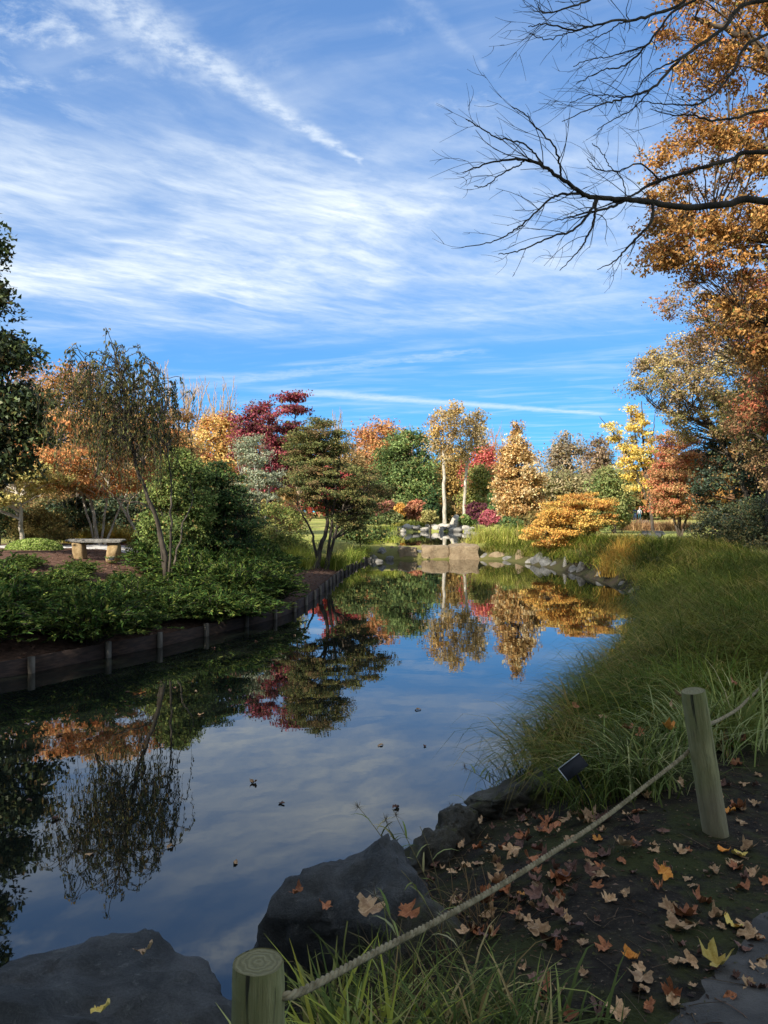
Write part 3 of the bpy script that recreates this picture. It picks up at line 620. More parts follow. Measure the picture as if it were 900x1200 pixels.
S('rhododendron', 'broad dark rhododendron behind the tiered conifer', 'shrub', 34, [(195, 615), (205, 580), (240, 570), (285, 580), (300, 600), (296, 622)], [[(250, 628), (250, 610), (250, 585)]], .04, 80, .55, .6, 15000, .12, [(70, 88, 44), (54, 72, 38), (100, 112, 56)], 60, GLOSS)
S('bronze_shrub', 'bronze and olive shrub beyond the pale yellow tree', 'shrub', 33, [(-40, 612), (-30, 575), (0, 560), (50, 566), (90, 578), (100, 612)], [[(30, 620), (30, 600), (30, 575)]], .04, 80, .6, .6, 14000, .12, [(140, 112, 56), (112, 104, 52), (168, 128, 66), (88, 92, 46)], 61)
S('orange_azalea', 'salmon and orange azalea low behind the yellow-green azalea', 'shrub', 36, [(270, 618), (280, 596), (310, 590), (345, 594), (362, 612), (340, 622)], [[(315, 626), (315, 612), (315, 600)]], .03, 60, .5, .5, 9000, .12, [(200, 128, 84), (180, 150, 80), (150, 140, 70)], 62)
S('olive_hedge', 'olive green hedge across the lawn behind the far bushes', 'hedge', 84, [(404, 606), (408, 586), (440, 580), (480, 584), (500, 590), (500, 606)], [[(450, 610), (450, 600), (450, 588)]], .05, 80, 1.3, .6, 12000, .3, [(110, 120, 62), (90, 102, 54), (140, 132, 70)], 63)
S('brown_hedge', 'brown and green woodland-edge shrubs behind the two slim trunks', 'hedge', 88, [(496, 608), (500, 588), (540, 584), (590, 588), (640, 590), (660, 608)], [[(570, 612), (570, 600), (570, 590)]], .05, 110, 1.3, .6, 15000, .32, [(150, 122, 66), (112, 116, 60), (172, 138, 76), (98, 104, 56)], 64)
far = [('crimson_shrub', 'dark crimson mounded shrub beside the bright red bush', 62, (547, 571, 589, 607), [(104, 48, 60), (124, 54, 70), (88, 42, 54)]),
       ('red_shrub', 'bright raspberry red bush at the foot of the golden conical tree', 58, (562, 585, 600, 614), [(180, 80, 92), (160, 68, 80), (196, 100, 106)]),
       ('orange_shrub', 'rounded salmon-orange bush under the broad green tree', 70, (475, 500, 588, 607), [(190, 122, 82), (166, 98, 66), (206, 142, 92)]),
       ('gold_shrub', 'small golden bush between two russet bushes on the far lawn', 76, (463, 477, 592, 604), [(222, 172, 62), (204, 150, 54)]),
       ('russet_shrub', 'long low russet bush at the back of the far lawn', 79, (438, 468, 590, 604), [(140, 84, 66), (158, 100, 76), (116, 72, 58)]),
       ('cone_shrub', 'dense dark green cone-shaped bush beside the pale slim trunk', 66, (494, 516, 566, 606), [(62, 92, 44), (50, 76, 40), (82, 112, 52)]),
       ('olive_shrub', 'olive-yellow bush in front of the green cone bush', 64, (496, 512, 600, 613), [(150, 146, 72), (172, 160, 84)]),
       ('lime_shrub', 'lime green low bush beside the upright pale stone', 69, (538, 560, 604, 615), [(132, 154, 70), (112, 136, 60)]),
       ('green_cone_shrub', 'mid green conical bush behind the crimson shrub', 72, (570, 588, 572, 604), [(96, 126, 62), (78, 108, 54)]),
       ('pale_green_shrub', 'pale green bush just under the broad green tree by the lawn', 66, (445, 470, 600, 610), [(150, 156, 88), (124, 136, 70)]),
       ('green_waterside_shrub', 'green bush beside the upper pool below the golden conical tree', 43, (584, 612, 606, 640), [(86, 112, 56), (112, 132, 66), (68, 92, 46)]),
       ('yellow_green_hedge', 'loose yellow-green hedge in front of the far walkers', 70, (694, 728, 598, 614), [(132, 138, 62), (104, 118, 50), (156, 150, 76)]),
       ('amber_shrub', 'small amber bush at the foot of the ginkgo', 58, (722, 735, 606, 616), [(176, 150, 70), (150, 136, 62)]),
       ('brown_shrub', 'brown bush right under the golden conical tree branches', 45, (600, 636, 600, 628), [(150, 118, 52), (120, 106, 48), (96, 92, 44)])]
for i, (nm, lb, D, (a, b, c, d), pal) in enumerate(far):
    hw, mx = (b-a)/2, (a+b)/2
    th = np.linspace(0, 2*np.pi, 12, endpoint=False)
    cone = 'cone' in nm
    o = [(mx+hw*.85*math.cos(q)*(1 if not cone or math.sin(q) < 0 else .55), (c+d)/2-(d-c)*.5*math.sin(q)) for q in th]
    m = D/F
    S(nm, lb, 'shrub', D, o, [[(mx, d+3), (mx, (c+d)/2+1), (mx, c+3)]], .04, 36 if hw < 13 else 54, max(.28, hw*m*.34), .7, int(3600+2*hw*m*700), .0036*D, pal, 70+i)
S('clipped_hedge', 'dark leafy hedge bank along the path below the yew', 'hedge', 35.5, [(818, 622), (826, 602), (850, 592), (900, 588), (960, 590), (970, 640), (840, 644)], [[(870, 650), (870, 625), (870, 600)], [(920, 650), (920, 625), (920, 600)]], .04, 130, .5, .6, 30000, .095,
  [(52, 66, 34), (70, 80, 38), (40, 52, 30), (96, 92, 46)], 90, GLOSS)

def bare_tree(name, label, D, px, top, hwid, seed, mat, fan=.5):
    rg = np.random.default_rng(seed); base = np.array([(px-450)/F*D, D, 0.]); base[2] = gh(base[0], D)-.1
    H = CAMZ+(600-top)/F*D-base[2]; Wd = hwid/F*D
    parts = []; lev = [(base, np.array([0, 0, 1.]), H*.42, H*.018, 0)]
    segs = {0: [], 1: [], 2: [], 3: []}
    while lev:
        p, d, L, r, k = lev.pop()
        K = 6; q = [p]; dd = d.copy()
        for s in range(K-1):
            dd = unit(dd+rg.normal(size=3)*.10+np.array([0, 0, .05 if k else 0])); q.append(q[-1]+dd*L/(K-1))
        q = np.array(q); segs[k].append((q, r*np.linspace(1, .45, K)))
        if k < 3:
            for c in range((9, 7, 5)[k]):
                s = rg.uniform(.35, 1.) if k else rg.uniform(.45, 1.); i = min(int(s*(K-1)), K-2); pp = q[i]+(q[i+1]-q[i])*(s*(K-1)-i)
                az = rg.uniform(0, 2*np.pi); sp = fan*(.9 if k == 0 else .75)
                nd = unit(dd+np.array([math.cos(az), math.sin(az), .25])*sp*rg.uniform(.5, 1.2))
                lev.append((pp, nd, L*rg.uniform(.5, .85)*(1. if k == 0 else .62), r*.42, k+1))
    allp = np.vstack([q[0] for k in segs for q in segs[k]])-base; sz = H/np.percentile(allp[:, 2], 99.7); sx = Wd/np.percentile(np.abs(allp[:, :2]), 98)
    for k in segs: segs[k] = [(base+(q-base)*np.array([sx, sx, sz]), np.maximum(r, .016)) for q, r in segs[k]]
    e = thing(name, label, 'tree', base)
    for nm, ks in (('trunk', (0,)), ('crown', (1, 2, 3))):
        v, f, _ = merge([tubes(np.array([s[0] for s in segs[k]]), np.array([s[1] for s in segs[k]]), 6 if k < 2 else 3) for k in ks])
        link(nm, mesh_data(nm, v-base, f, mat, None, True), e)
BARKT = simple('bark_tan', (142, 118, 96), (186, 162, 136), 6, .9, 20, .4, .02)  # tan bark colour of the leafless trees
bare_tree('bare_tree', 'bare tan tree with fanned upswept branches behind the weeping tree', 58, 213, 426, 42, 3, BARKT, 1.0)
bare_tree('bare_tree', 'bare grey tree rising behind the yellow and orange tree', 70, 268, 446, 30, 4, BARKT, .95)
bare_tree('bare_tree', 'bare tree whose twigs show between crimson and far orange trees', 80, 400, 482, 20, 5, BARKT, .5)
bare_tree('bare_tree', 'bare brownish tree peeking out behind the scarlet tree top', 98, 592, 505, 20, 6, BARKT, .5)

for i, (px, top, hw, D, lb) in enumerate([(352, 500, 22, 74, 'bare twiggy tree just behind the crimson maple'), (428, 512, 20, 96, 'bare twiggy tree in front of the rounded orange tree'), (492, 500, 20, 99, 'bare twiggy tree between the green tree and the slim pale trunks'),
        (578, 498, 18, 101, 'bare twiggy tree between the slim trunks and the golden conical tree'), (640, 520, 22, 97, 'bare twiggy tree beside the golden conical tree'), (690, 508, 22, 104, 'bare twiggy tree between the two brown trees'), (726, 520, 18, 99, 'bare twiggy tree behind the light green tree'),
        (40, 452, 30, 66, 'bare twiggy tree behind the tan pinkish tree'), (150, 440, 30, 68, 'bare twiggy tree behind the weeping tree crown'), (315, 480, 24, 72, 'bare twiggy tree behind the crimson and the orange trees')]):
    bare_tree('bare_tree', lb, D, px, top, hw, 20+i, BARKT, .9)
far_mix = [('russet_tree', 'russet brown tree behind the bushes beyond the upper pool', 94, (455, 500, 540, 600), [(150, 110, 72), (128, 104, 64), (172, 128, 84)]), ('tawny_tree', 'tawny tree low behind the crimson and raspberry bushes', 86, (575, 640, 545, 604), [(160, 132, 78), (136, 124, 70), (178, 146, 94)]),
           ('olive_far_tree', 'olive tree behind the amber maple and the brown trees', 78, (655, 720, 556, 608), [(126, 122, 66), (150, 138, 80), (106, 110, 58)]), ('ochre_tree', 'ochre tree behind the olive maple crown', 64, (385, 432, 520, 604), [(176, 138, 76), (152, 126, 70), (128, 116, 62)]),
           ('copper_tree', 'copper tree seen between orange maple and yellow tree', 52, (142, 240, 462, 592), [(178, 118, 66), (154, 112, 62), (132, 112, 60)]), ('mustard_tree', 'mustard tree behind the lichen-covered tree and the azaleas', 50, (270, 345, 540, 606), [(178, 156, 78), (150, 138, 70), (192, 166, 96)])]
for i, (nm, lb, D, (a, b, c, d), pal) in enumerate(far_mix):
    mx, hw = (a+b)/2, (b-a)/2; rr = np.random.default_rng(900+i); th = np.linspace(0, 2*np.pi, 14, endpoint=False); k = rr.uniform(.72, 1., 14)
    T(nm, lb, 'tree', D, [(mx+hw*k[j]*math.cos(q), (c+d)/2-(d-c)*.5*k[j]*math.sin(q)) for j, q in enumerate(th)], [[(mx, 608), (mx, (c+d)/2), (mx+2, c+8)]], .14, 60, .0145*D, .65, 9000, .0031*D, pal, 930+i, twigs=4)
T('tawny_oak', 'thin-leaved tawny oak filling in between great beech and dark yew', 'tree', 28, [(772, 345), (800, 330), (850, 335), (900, 330), (970, 400), (960, 570), (890, 575), (858, 510), (830, 440), (790, 385)],
  [[(945, 660), (940, 560), (915, 450), (870, 370)], [(930, 520), (880, 430), (810, 355)], [(935, 540), (900, 520), (870, 500)], [(915, 450), (930, 400), (935, 360)]], .17, 150, .6, .5, 17000, .10, [(166, 128, 74), (142, 112, 66), (122, 106, 58), (182, 146, 98), (150, 94, 58)], 940, twigs=4, limb_r=.2)
def weeping_tree():
    D = 17.; rg = np.random.default_rng(5); base = at(196, 640, D); base[2] = gh(base[0], D)-.05
    st = [[(196, 662), (192, 625), (170, 545), (158, 480), (146, 424)], [(198, 655), (204, 610), (200, 560), (196, 490)], [(194, 650), (178, 600), (140, 585), (112, 560)], [(196, 650), (206, 622), (212, 580)],
          [(170, 545), (150, 500), (110, 440)], [(164, 510), (180, 455), (190, 430)], [(168, 540), (130, 500), (92, 450)]]
    parts = []; nodes = []
    for i, s in enumerate(st):
        p = to_world(np.array(s, float), D); p[1:, 1] += np.cumsum(rg.normal(size=len(p)-1)*.28)
        if s[0][1] > 600: p[0, 2] = base[2]-.05
        q = catmull(p, 6); q[1:-1] += rg.normal(size=(len(q)-2, 3))*.018
        parts.append(tubes(q, (.06 if i == 0 else .032)*np.linspace(1, .2, len(q)), 6)); nodes.append(q[len(q)//2:])
    N = np.vstack(nodes)
    crown = [(72, 455), (95, 432), (130, 420), (152, 414), (178, 428), (205, 452), (214, 500), (190, 540), (140, 535), (85, 500)]
    P = np.zeros((0, 2))
    while len(P) < 330:
        p = rg.uniform((60, 410), (220, 530), (600, 2)); P = np.vstack([P, p[in_poly(crown, p)]])
    P = P[:330]; A = to_world(P, D); A[:, 1] += rg.uniform(-1.2, 1.2, 330)
    src = N[[np.argmin(np.linalg.norm(N-a, axis=1)+np.where(N[:, 2] > a[2], 1., 0)) for a in A]]
    K = 14; out = unit(A-src+rg.normal(size=A.shape)*.1); out[:, 2] = 0
    ln = rg.uniform(.5, 1.55, 330); s = np.linspace(0, 1, K)
    tip = A+out*rg.uniform(.1, .35, (330, 1)); tip[:, 2] -= ln
    up = A.copy(); up[:, 2] += .22
    W = np.concatenate([bez(src, (src+A)/2+np.array([0, 0, .15]), up, 7)[:, :-1], bez(up, A+out*.3+np.array([0, 0, .12]), tip, 8)], 1)
    W[:, 2:] += np.cumsum(rg.normal(size=(330, 12, 3))*.018, axis=1)
    parts.append(tubes(W, np.linspace(.011, .0025, 14)[None]*np.ones((330, 1)), 3))
    e = thing('weeping_tree', 'weeping tree with fine hanging dark green twigs above the juniper bank', 'tree', base)
    v, f, _ = merge(parts); link('trunk', mesh_data('trunk', v-base, f, BARK, None, True), e)
    n = 30; si = np.repeat(np.arange(330), n); tt = rg.uniform(.42, 1, len(si))*12.99; k = tt.astype(int); fr = (tt-k)[:, None]
    c = W[si, k]*(1-fr)+W[si, k+1]*fr+rg.normal(size=(len(si), 3))*.025
    d = unit(W[si, k+1]-W[si, k])*.7+rdir(rg, len(si))*.6+np.array([0, 0, -.5])
    L = rg.uniform(.055, .115, len(si)); v, f = leaf_quads(c, d, rdir(rg, len(si)), L, L*.34, rg)
    link('crown', mesh_data('crown', v-base, f, LEAF, pick([(88, 94, 56), (70, 78, 48), (112, 110, 64), (132, 112, 64)], len(si), rg, .3)), e)
weeping_tree()

def far_wood():
    rg = np.random.default_rng(9); parts = []
    pal = lin(np.array([(142, 112, 76), (120, 112, 68), (160, 128, 84), (100, 104, 62), (176, 130, 70), (128, 96, 72)]))
    n = 260; px = rg.uniform(-250, 1150, n); D = rg.uniform(112, 165, n)
    top = np.where(px < 460, rg.uniform(505, 550, n), np.where(px < 640, rg.uniform(535, 575, n), np.where(px < 760, rg.uniform(540, 578, n), rg.uniform(510, 560, n))))
    X = (px-450)/F*D; Zt = CAMZ+(600-top)/F*D; hw = rg.uniform(3, 6, n)
    m = 240; ci = np.repeat(np.arange(n), m)
    u = rdir(rg, n*m)*rg.uniform(0, 1, (n*m, 1))**.4
    hh = (Zt-1)/2
    c = np.stack([X[ci], D[ci], (Zt-hh)[ci]], 1)+u*np.stack([hw[ci], hw[ci], hh[ci]], 1)
    L = rg.uniform(.8, 1.7, n*m); v, f = leaf_tris(c, rdir(rg, n*m), unit(u+rdir(rg, n*m)*.7), L, L*.7, rg)
    t = pal[rg.integers(0, len(pal), n)][ci]*rg.uniform(.7, 1.25, (n*m, 1))
    o = link('treeline', mesh_data('treeline', v, f, LEAF, np.clip(t, 0, .9)))
    tag(o, 'mass of brown and olive woodland beyond the garden trees', 'woodland', kind='stuff')
far_wood()

# trees behind and beside the viewpoint: they shade the near bank
def shade_tree(x, y, H, Rr, seed, label, cb=.3):
    rg = np.random.default_rng(seed); base = np.array([x, y, gh(x, y)-.1]); ncl = 120
    t = rg.uniform(0, 1, ncl); pr = np.sqrt(np.maximum(.05, 1-(2*t-.85)**2/1.35)); a = rg.uniform(0, 2*np.pi, ncl); rr = Rr*pr*rg.uniform(0, 1, ncl)**.5
    C = base+np.stack([np.cos(a)*rr, np.sin(a)*rr, H*(cb+(1-cb)*t)], 1)
    K = 9; q = base+np.stack([wob(np.linspace(0, 3, K), 0*np.linspace(0, 3, K), .8, seed)*.3, 0*np.linspace(0, 3, K), np.linspace(0, H*.93, K)], 1)
    parts = [tubes(q, .34*np.linspace(1, .12, K), 8)]
    j = np.clip(((C[:, 2]-base[2]-.35*rr)/(H*.93)*(K-1)).astype(int), 1, K-2); A = q[j]
    parts.append(tubes(bez(A, (A+C)/2+np.array([0, 0, .5]), C, 6), np.linspace(.07, .015, 6)[None]*np.ones((ncl, 1)), 4))
    e = thing('shade_tree', label, 'tree', base)
    v, f, _ = merge(parts); link('trunk', mesh_data('trunk', v-base, f, BARK, None, True), e)
    n = 7800; ci = rg.integers(0, ncl, n); c = C[ci]+rdir(rg, n)*rg.uniform(0, 1, (n, 1))**.4*np.array([1.25, 1.25, .9])
    L = rg.uniform(.22, .42, n); v, f = leaf_tris(c, rdir(rg, n), unit(rdir(rg, n)+np.array([0, 0, .8])), L, L*.7, rg)
    link('crown', mesh_data('crown', v-base, f, LEAF, pick([(150, 118, 52), (124, 112, 50), (170, 130, 60)], n, rg)), e)
shade_tree(-13.5, -1, 31, 5.8, 201, 'tall tree standing on the bank past the closed end of the pond', .16)
shade_tree(-9.0, -4.5, 23, 5.4, 202, 'tall spreading tree on the near bank beyond the boulders', .10)
shade_tree(-4.0, -8.5, 19, 4.8, 203, 'low-branched tree on the near side of the path', .08)
shade_tree(2.5, -9, 18, 4.6, 204, 'tree standing on the lawn behind the path', .12)
shade_tree(-12.5, -11, 24, 5.0, 205, 'tall tree in the wood behind the near bank', .2)
shade_tree(-3.4, -2.8, 12, 2.4, 207, 'slender unseen leafy tree added close behind the path edge to block the sun', .3)  # out of view, added to keep direct sun off the grass by the post
shade_tree(-6.2, -.6, 9, 2.6, 206, 'small leafy tree at the pond edge beyond the slate boulder', .22)

# ------------------------------------------------------------------ the bare branches overhead (tree stands just outside the view)
def overhead_tree():
    rg = np.random.default_rng(31)
    base = np.array([4.7, 6.6, gh(4.7, 6.6)-.1])
    def tp(z): return np.array([4.7, 6.6, z])
    lines = [  # sight points of a limb, distance at its root and tip, radius at the root, height where it leaves the trunk
        ([(900, 236), (850, 240), (800, 243), (765, 236), (735, 235), (700, 231), (682, 225), (660, 207), (640, 192), (618, 181), (590, 184), (560, 187), (545, 191)], 6.2, 5.0, .040, 4.7),
        ([(896, 178), (860, 185), (828, 192), (780, 204), (756, 216), (740, 225), (712, 236), (690, 247)], 6.3, 5.6, .028, 5.3),
        ([(896, 0), (844, 36), (796, 72), (764, 104), (728, 120), (700, 132), (656, 148)], 6.2, 5.4, .024, 6.6),
        ([(830, -12), (816, 0), (788, 14), (756, 56), (732, 76), (708, 82), (676, 96)], 6.0, 5.3, .018, 7.0),
        ([(850, -22), (796, 2), (748, 16), (716, 26), (676, 33), (640, 26), (622, 22)], 6.0, 5.0, .020, 7.1),
        ([(900, 128), (866, 136), (836, 141), (810, 132), (790, 128), (768, 118)], 6.4, 5.9, .018, 6.0),
        ([(900, 40), (860, 84), (836, 110), (815, 122), (780, 118), (752, 112)], 6.3, 5.7, .018, 6.5),
        ([(740, -40), (700, -8), (668, 10), (640, 14), (628, 8)], 6.0, 5.2, .016, 7.2)]
    forks = [  # (limb, point index, sight points)
        (0, 3, [(764, 260), (740, 284), (722, 304), (700, 316)]), (0, 4, [(712, 244), (692, 248), (668, 254), (650, 259)]),
        (0, 6, [(656, 228), (640, 238), (620, 256), (600, 272), (575, 284), (545, 289)]), (0, 5, [(690, 250), (672, 270), (650, 276), (622, 288), (600, 296), (584, 298)]),
        (0, 5, [(696, 258), (688, 278), (676, 296), (656, 317)]), (0, 7, [(655, 190), (648, 170), (630, 150), (612, 132), (600, 125)]),
        (0, 8, [(625, 178), (606, 166), (580, 160), (556, 145), (546, 140)]), (0, 9, [(604, 196), (585, 205), (570, 218), (556, 218)]),
        (1, 3, [(750, 192), (725, 200), (700, 198), (688, 186)]), (1, 5, [(730, 212), (716, 196), (706, 180), (694, 168)]),
        (2, 2, [(770, 82), (752, 96), (742, 120)]), (2, 3, [(740, 128), (716, 142), (700, 152)]), (2, 4, [(712, 112), (690, 112), (668, 120)]),
        (3, 3, [(735, 60), (715, 66), (690, 70), (672, 78)]), (4, 2, [(726, 28), (708, 40), (688, 48)]), (4, 4, [(660, 40), (640, 46), (620, 40)])]
    e = thing('overhead_tree', 'leafless tree reaching long dark bare branches across the sky', 'tree', base)
    q = np.array([base+np.array([0.05*math.sin(i), .04*math.cos(2*i), i*9./11]) for i in range(12)])
    v, f = tubes(q, .17*np.linspace(1.15, .45, 12), 10); link('trunk', mesh_data('trunk', v-base, f, BARKD, None, True), e)
    twig = []
    def dep(pts, d0, d1):
        D = np.linspace(d0, d1, len(pts)); return np.array([at(p[0], p[1], D[i]) for i, p in enumerate(pts)])
    def curve(P, r0, r1, n=7):
        c = catmull(P, n); c[1:-1] += rg.normal(size=(len(c)-2, 3))*.0035
        return c, np.linspace(r0, r1, len(c))
    mains = []
    for pts, d0, d1, r, zt in lines:
        P = np.vstack([tp(zt), dep(pts, d0, d1)]); P[2:, 1] += np.cumsum(rg.normal(size=len(P)-2)*.03)
        c, rr = curve(P, r*.78, .0026); mains.append((P, c, rr))
        v, f = tubes(c, rr, 8); link('branch', mesh_data('branch', v-base, f, BARKD, None, True), e)
        twig.append((c[7:], rr[7:], 1.))
    for li, ix, pts in forks:
        P0, c0, r0 = mains[li]; s = P0[ix+1]; k = np.argmin(np.linalg.norm(c0-s, axis=1))
        P = np.vstack([c0[k], dep(pts, s[1]-.05, s[1]-rg.uniform(.1, .6))])
        c, rr = curve(P, r0[k]*.62, .0028); v, f = tubes(c, rr, 6); link('branch', mesh_data('branch', v-base, f, BARKD, None, True), e)
        twig.append((c, rr, .8))
    # fine twigs
    A, Bp, Cp, r_ = [], [], [], []
    def grow(c, rr, dens, lmax, depth):
        L = np.linalg.norm(np.diff(c, axis=0), axis=1).sum(); n = max(2, int(L*dens))
        for _ in range(n):
            u = rg.uniform(.08, .98)*(len(c)-1.001); k = int(u); p = c[k]+(c[k+1]-c[k])*(u-k); t = unit(c[min(k+2, len(c)-1)]-c[k])
            side = unit(np.cross(t, rg.normal(size=3))); side[1] *= .6
            d = unit(t*rg.uniform(.7, 1.3)+side*rg.uniform(.5, 1.)); ln = rg.uniform(.3, 1.)*lmax
            m = p+d*ln*.5+rg.normal(size=3)*.11*ln; en = p+d*ln*.85+(t*.35+np.array([0, 0, rg.uniform(-.1, .25)]))*ln+rg.normal(size=3)*.10*ln
            A.append(p); Bp.append(m); Cp.append(en); r_.append(min(rr[k]*.6, .004 if depth else .0055))
            if depth < 1: grow(bez(p[None], m[None], en[None], 6)[0], np.full(6, .003), 7., lmax*.45, depth+1)
    for c, rr, k in twig: grow(c, rr, 9.*k, .42, 0)
    v, f = tubes(bez(np.array(A), np.array(Bp), np.array(Cp), 5), np.maximum(np.array(r_)*.8, .0018)[:, None]*np.linspace(1, .45, 5)[None], 3)
    link('crown', mesh_data('crown', v-base, f, BARKD, None, True), e)
overhead_tree()

# ------------------------------------------------------------------ rocks and stonework
_ico = {}
def icosphere(n):
    if n not in _ico:
        import bmesh
        bm = bmesh.new(); bmesh.ops.create_icosphere(bm, subdivisions=n, radius=1.)
        v = np.array([x.co[:] for x in bm.verts]); f = np.array([[x.index for x in q.verts] for q in bm.faces]); bm.free(); _ico[n] = (v, f)
    return _ico[n]
def rock_mesh(name, size, seed, mat, sub=4, facets=14, rough=.05, cut=(.55, .9), boxy=0.):
    rg = np.random.default_rng(seed); v, f = icosphere(sub); v = v.copy()
    if boxy: v = np.sign(v)*np.abs(v)**(1-boxy); v /= np.abs(v).max()
    N = rdir(rg, facets); d = rg.uniform(*cut, facets)
    for n, k in zip(N, d):
        s = v@n; o = np.maximum(0, s-k); v -= o[:, None]*n*.93
    sd = Vector(rg.uniform(-50, 50, 3))
    if sub >= 3:
        w = np.array([mnoise.fractal(Vector(p)*1.6+sd, 1., 2.1, 5) for p in v])
        v += unit(v)*(w*rough)[:, None]
        if sub >= 5:
            w = np.array([abs(mnoise.fractal(Vector(p)*4+sd, .8, 2.2, 5)) for p in v]); v -= unit(v)*(w*rough*.7)[:, None]
    return mesh_data(name, v*np.array(size), f, mat, None, sub >= 5)
def rock(name, label, cat, loc, size, seed, mat, rot=(0, 0, 0), group=None, **k):
    o = link(name, rock_mesh(name, size, seed, mat, **k), loc=loc); o.rotation_euler = rot
    return tag(o, label, cat, group)
rock('boulder', 'large domed dark boulder at the water edge behind the front post', 'boulder', (-.12, 3.78, .22), (.50, .42, .56), 13, ROCKD, (.1, .2, .3), sub=5, facets=26, rough=.11, cut=(.5, .84))
rock('boulder', 'broad slate-grey boulder with a flat sloping top beside the front post', 'boulder', (-1.16, 2.70, .34), (.88, .64, .52), 8, ROCKD, (.05, -.10, .25), sub=5, facets=24, rough=.12, cut=(.52, .86))
rock('boulder', 'low dark boulder wedged between slate boulder and front post', 'boulder', (-.62, 2.42, .22), (.30, .34, .34), 5, ROCKD, (.2, .1, 1.), sub=4, rough=.09)
rock('boulder', 'dark wet stone at the foot of the domed boulder', 'boulder', (.12, 3.45, .25), (.26, .3, .3), 15, ROCKM, (.2, .3, 1.), sub=4, rough=.09)
rock('shore_rock', 'mossy grey rock among leaves at the water edge next to the weed stalks', 'rock', (.46, 4.88, .25), (.26, .24, .24), 6, ROCKM, (0, .2, .4), sub=5, facets=24, rough=.2, cut=(.5, .85))
rock('shore_rock', 'small mossy rock touching the domed boulder side', 'rock', (.27, 4.55, .17), (.2, .2, .26), 7, ROCKM, (.3, 0, 1.4), sub=5, facets=24, rough=.2, cut=(.5, .85))
rock('shore_rock', 'flat mossy rock under the leaf drift below the plant label', 'rock', (.95, 5.25, .30), (.44, .26, .20), 9, ROCKM, (0, -.1, .3), sub=5, facets=24, rough=.18, cut=(.5, .85))
rock('shore_rock', 'brown rounded rock half buried in fallen leaves by the shore', 'rock', (1.28, 5.35, .42), (.3, .24, .16), 10, ROCKM, (0, .1, .9), sub=4, rough=.10)

def slab(name, label, x0, x1, y0, y1, z0, z1, seed, mat, cat='dam stone'):
    """a roughly squared quarry block with worn edges"""
    rg = np.random.default_rng(seed); n = 10; g = np.linspace(-1, 1, n); V = []; Q = []
    for ax in range(3):
        for sg in (-1, 1):
            k = len(V)*n*n; A, B = np.meshgrid(g, g); C = np.full_like(A, sg); o = [None]*3; o[ax] = C; o[(ax+1) % 3] = A; o[(ax+2) % 3] = B
            V.append(np.stack(o, -1).reshape(-1, 3)); i = (np.arange(n-1)[:, None]*n+np.arange(n-1)[None]).ravel()+k; q = np.stack([i, i+1, i+n+1, i+n], 1); Q.append(q if sg > 0 else q[:, ::-1])
    V = np.vstack(V); half = np.array([(x1-x0)/2, (y1-y0)/2, (z1-z0)/2])
    P = V*half; r = .10; inner = np.clip(P, -(half-r), half-r); d = P-inner; P = inner+d/np.maximum(np.linalg.norm(d, axis=1, keepdims=True), 1e-6)*r
    sd = Vector(rg.uniform(-40, 40, 3)); w = np.array([mnoise.noise_vector(Vector(p)*1.7+sd)[:] for p in P])*.13+np.array([mnoise.noise_vector(Vector(p)*5+sd)[:] for p in P])*.05
    o = link(name, mesh_data(name, P+w, np.vstack(Q), mat, None, True), loc=((x0+x1)/2, (y0+y1)/2, (z0+z1)/2)); return tag(o, label, cat)
slab('dam_stone', 'tan dam block with a square notch at its end by the grey rocks', .72, 1.64, 37.3, 38.6, -.3, .56, 41, ROCKT)
slab('dam_stone', 'long tan dam block in the middle of the weir', 1.82, 3.17, 37.2, 38.6, -.3, .64, 42, ROCKT)
slab('dam_stone', 'tan dam block reaching to the grey boulder at the weir end', 3.18, 4.6, 37.1, 38.6, -.3, .70, 43, ROCKT)
slab('notch_shade', 'dark low block standing for the shade inside the notch of the weir', 1.60, 1.86, 37.6, 38.4, -.25, .42, 44, ROCKD)  # dark block fills the gap to imitate the shaded hole in the weir
shore = [(437, 655, 36.2, .42, .34, ROCKG, 'grey rock at the end of the timber wall'), (447, 648, 37.6, .5, .42, ROCKG, 'pale grey rock stacked beside the weir'), (456, 657, 36.6, .4, .26, ROCKG, 'flat grey rock low at the water beside the weir'),
         (430, 645, 38.6, .55, .4, ROCKG, 'grey rock above the timber wall end among grass'), (444, 660, 35.4, .36, .18, ROCKG, 'small grey rock in the water by the timber wall'), (459, 646, 38.3, .42, .4, ROCKT, 'tan rock against the notch end of the weir'),
         (566, 650, 37.0, .52, .36, ROCKG, 'blue-grey boulder closing the far end of the weir'), (582, 646, 37.2, .66, .36, ROCKT, 'broad tan boulder past the grey weir boulder'), (596, 652, 36.2, .5, .28, ROCKG, 'light grey flat rock at the shore below the green bush'),
         (609, 648, 35.8, .36, .62, ROCKT, 'upright square tan stone on the shore'), (624, 655, 34.6, .55, .34, ROCKG, 'grey shore rock under the amber maple tips'), (640, 657, 33.6, .5, .44, ROCKD, 'dark rock under the amber maple'),
         (632, 652, 34.0, .62, .62, ROCKD, 'largest dark angular boulder under the amber maple'), (662, 668, 31.0, .22, .56, ROCKG, 'pointed grey standing rock at the grass edge'), (672, 672, 29.6, .30, .34, ROCKD, 'dark low rock beside the pointed rock'),
         (681, 671, 29.0, .30, .56, ROCKG, 'blue-grey upright rock next to the sun-patch orange grass'), (650, 664, 32.0, .36, .3, ROCKD, 'dark rock between angular boulder and pointed rock'), (575, 658, 36.0, .4, .16, ROCKD, 'flat dark rock awash in front of the tan boulder'),
         (704, 683, 26.4, .34, .30, ROCKD, 'dark rock under overhanging grass on the pond curve')]
edge_r = catmull(POND[15:22], 30)
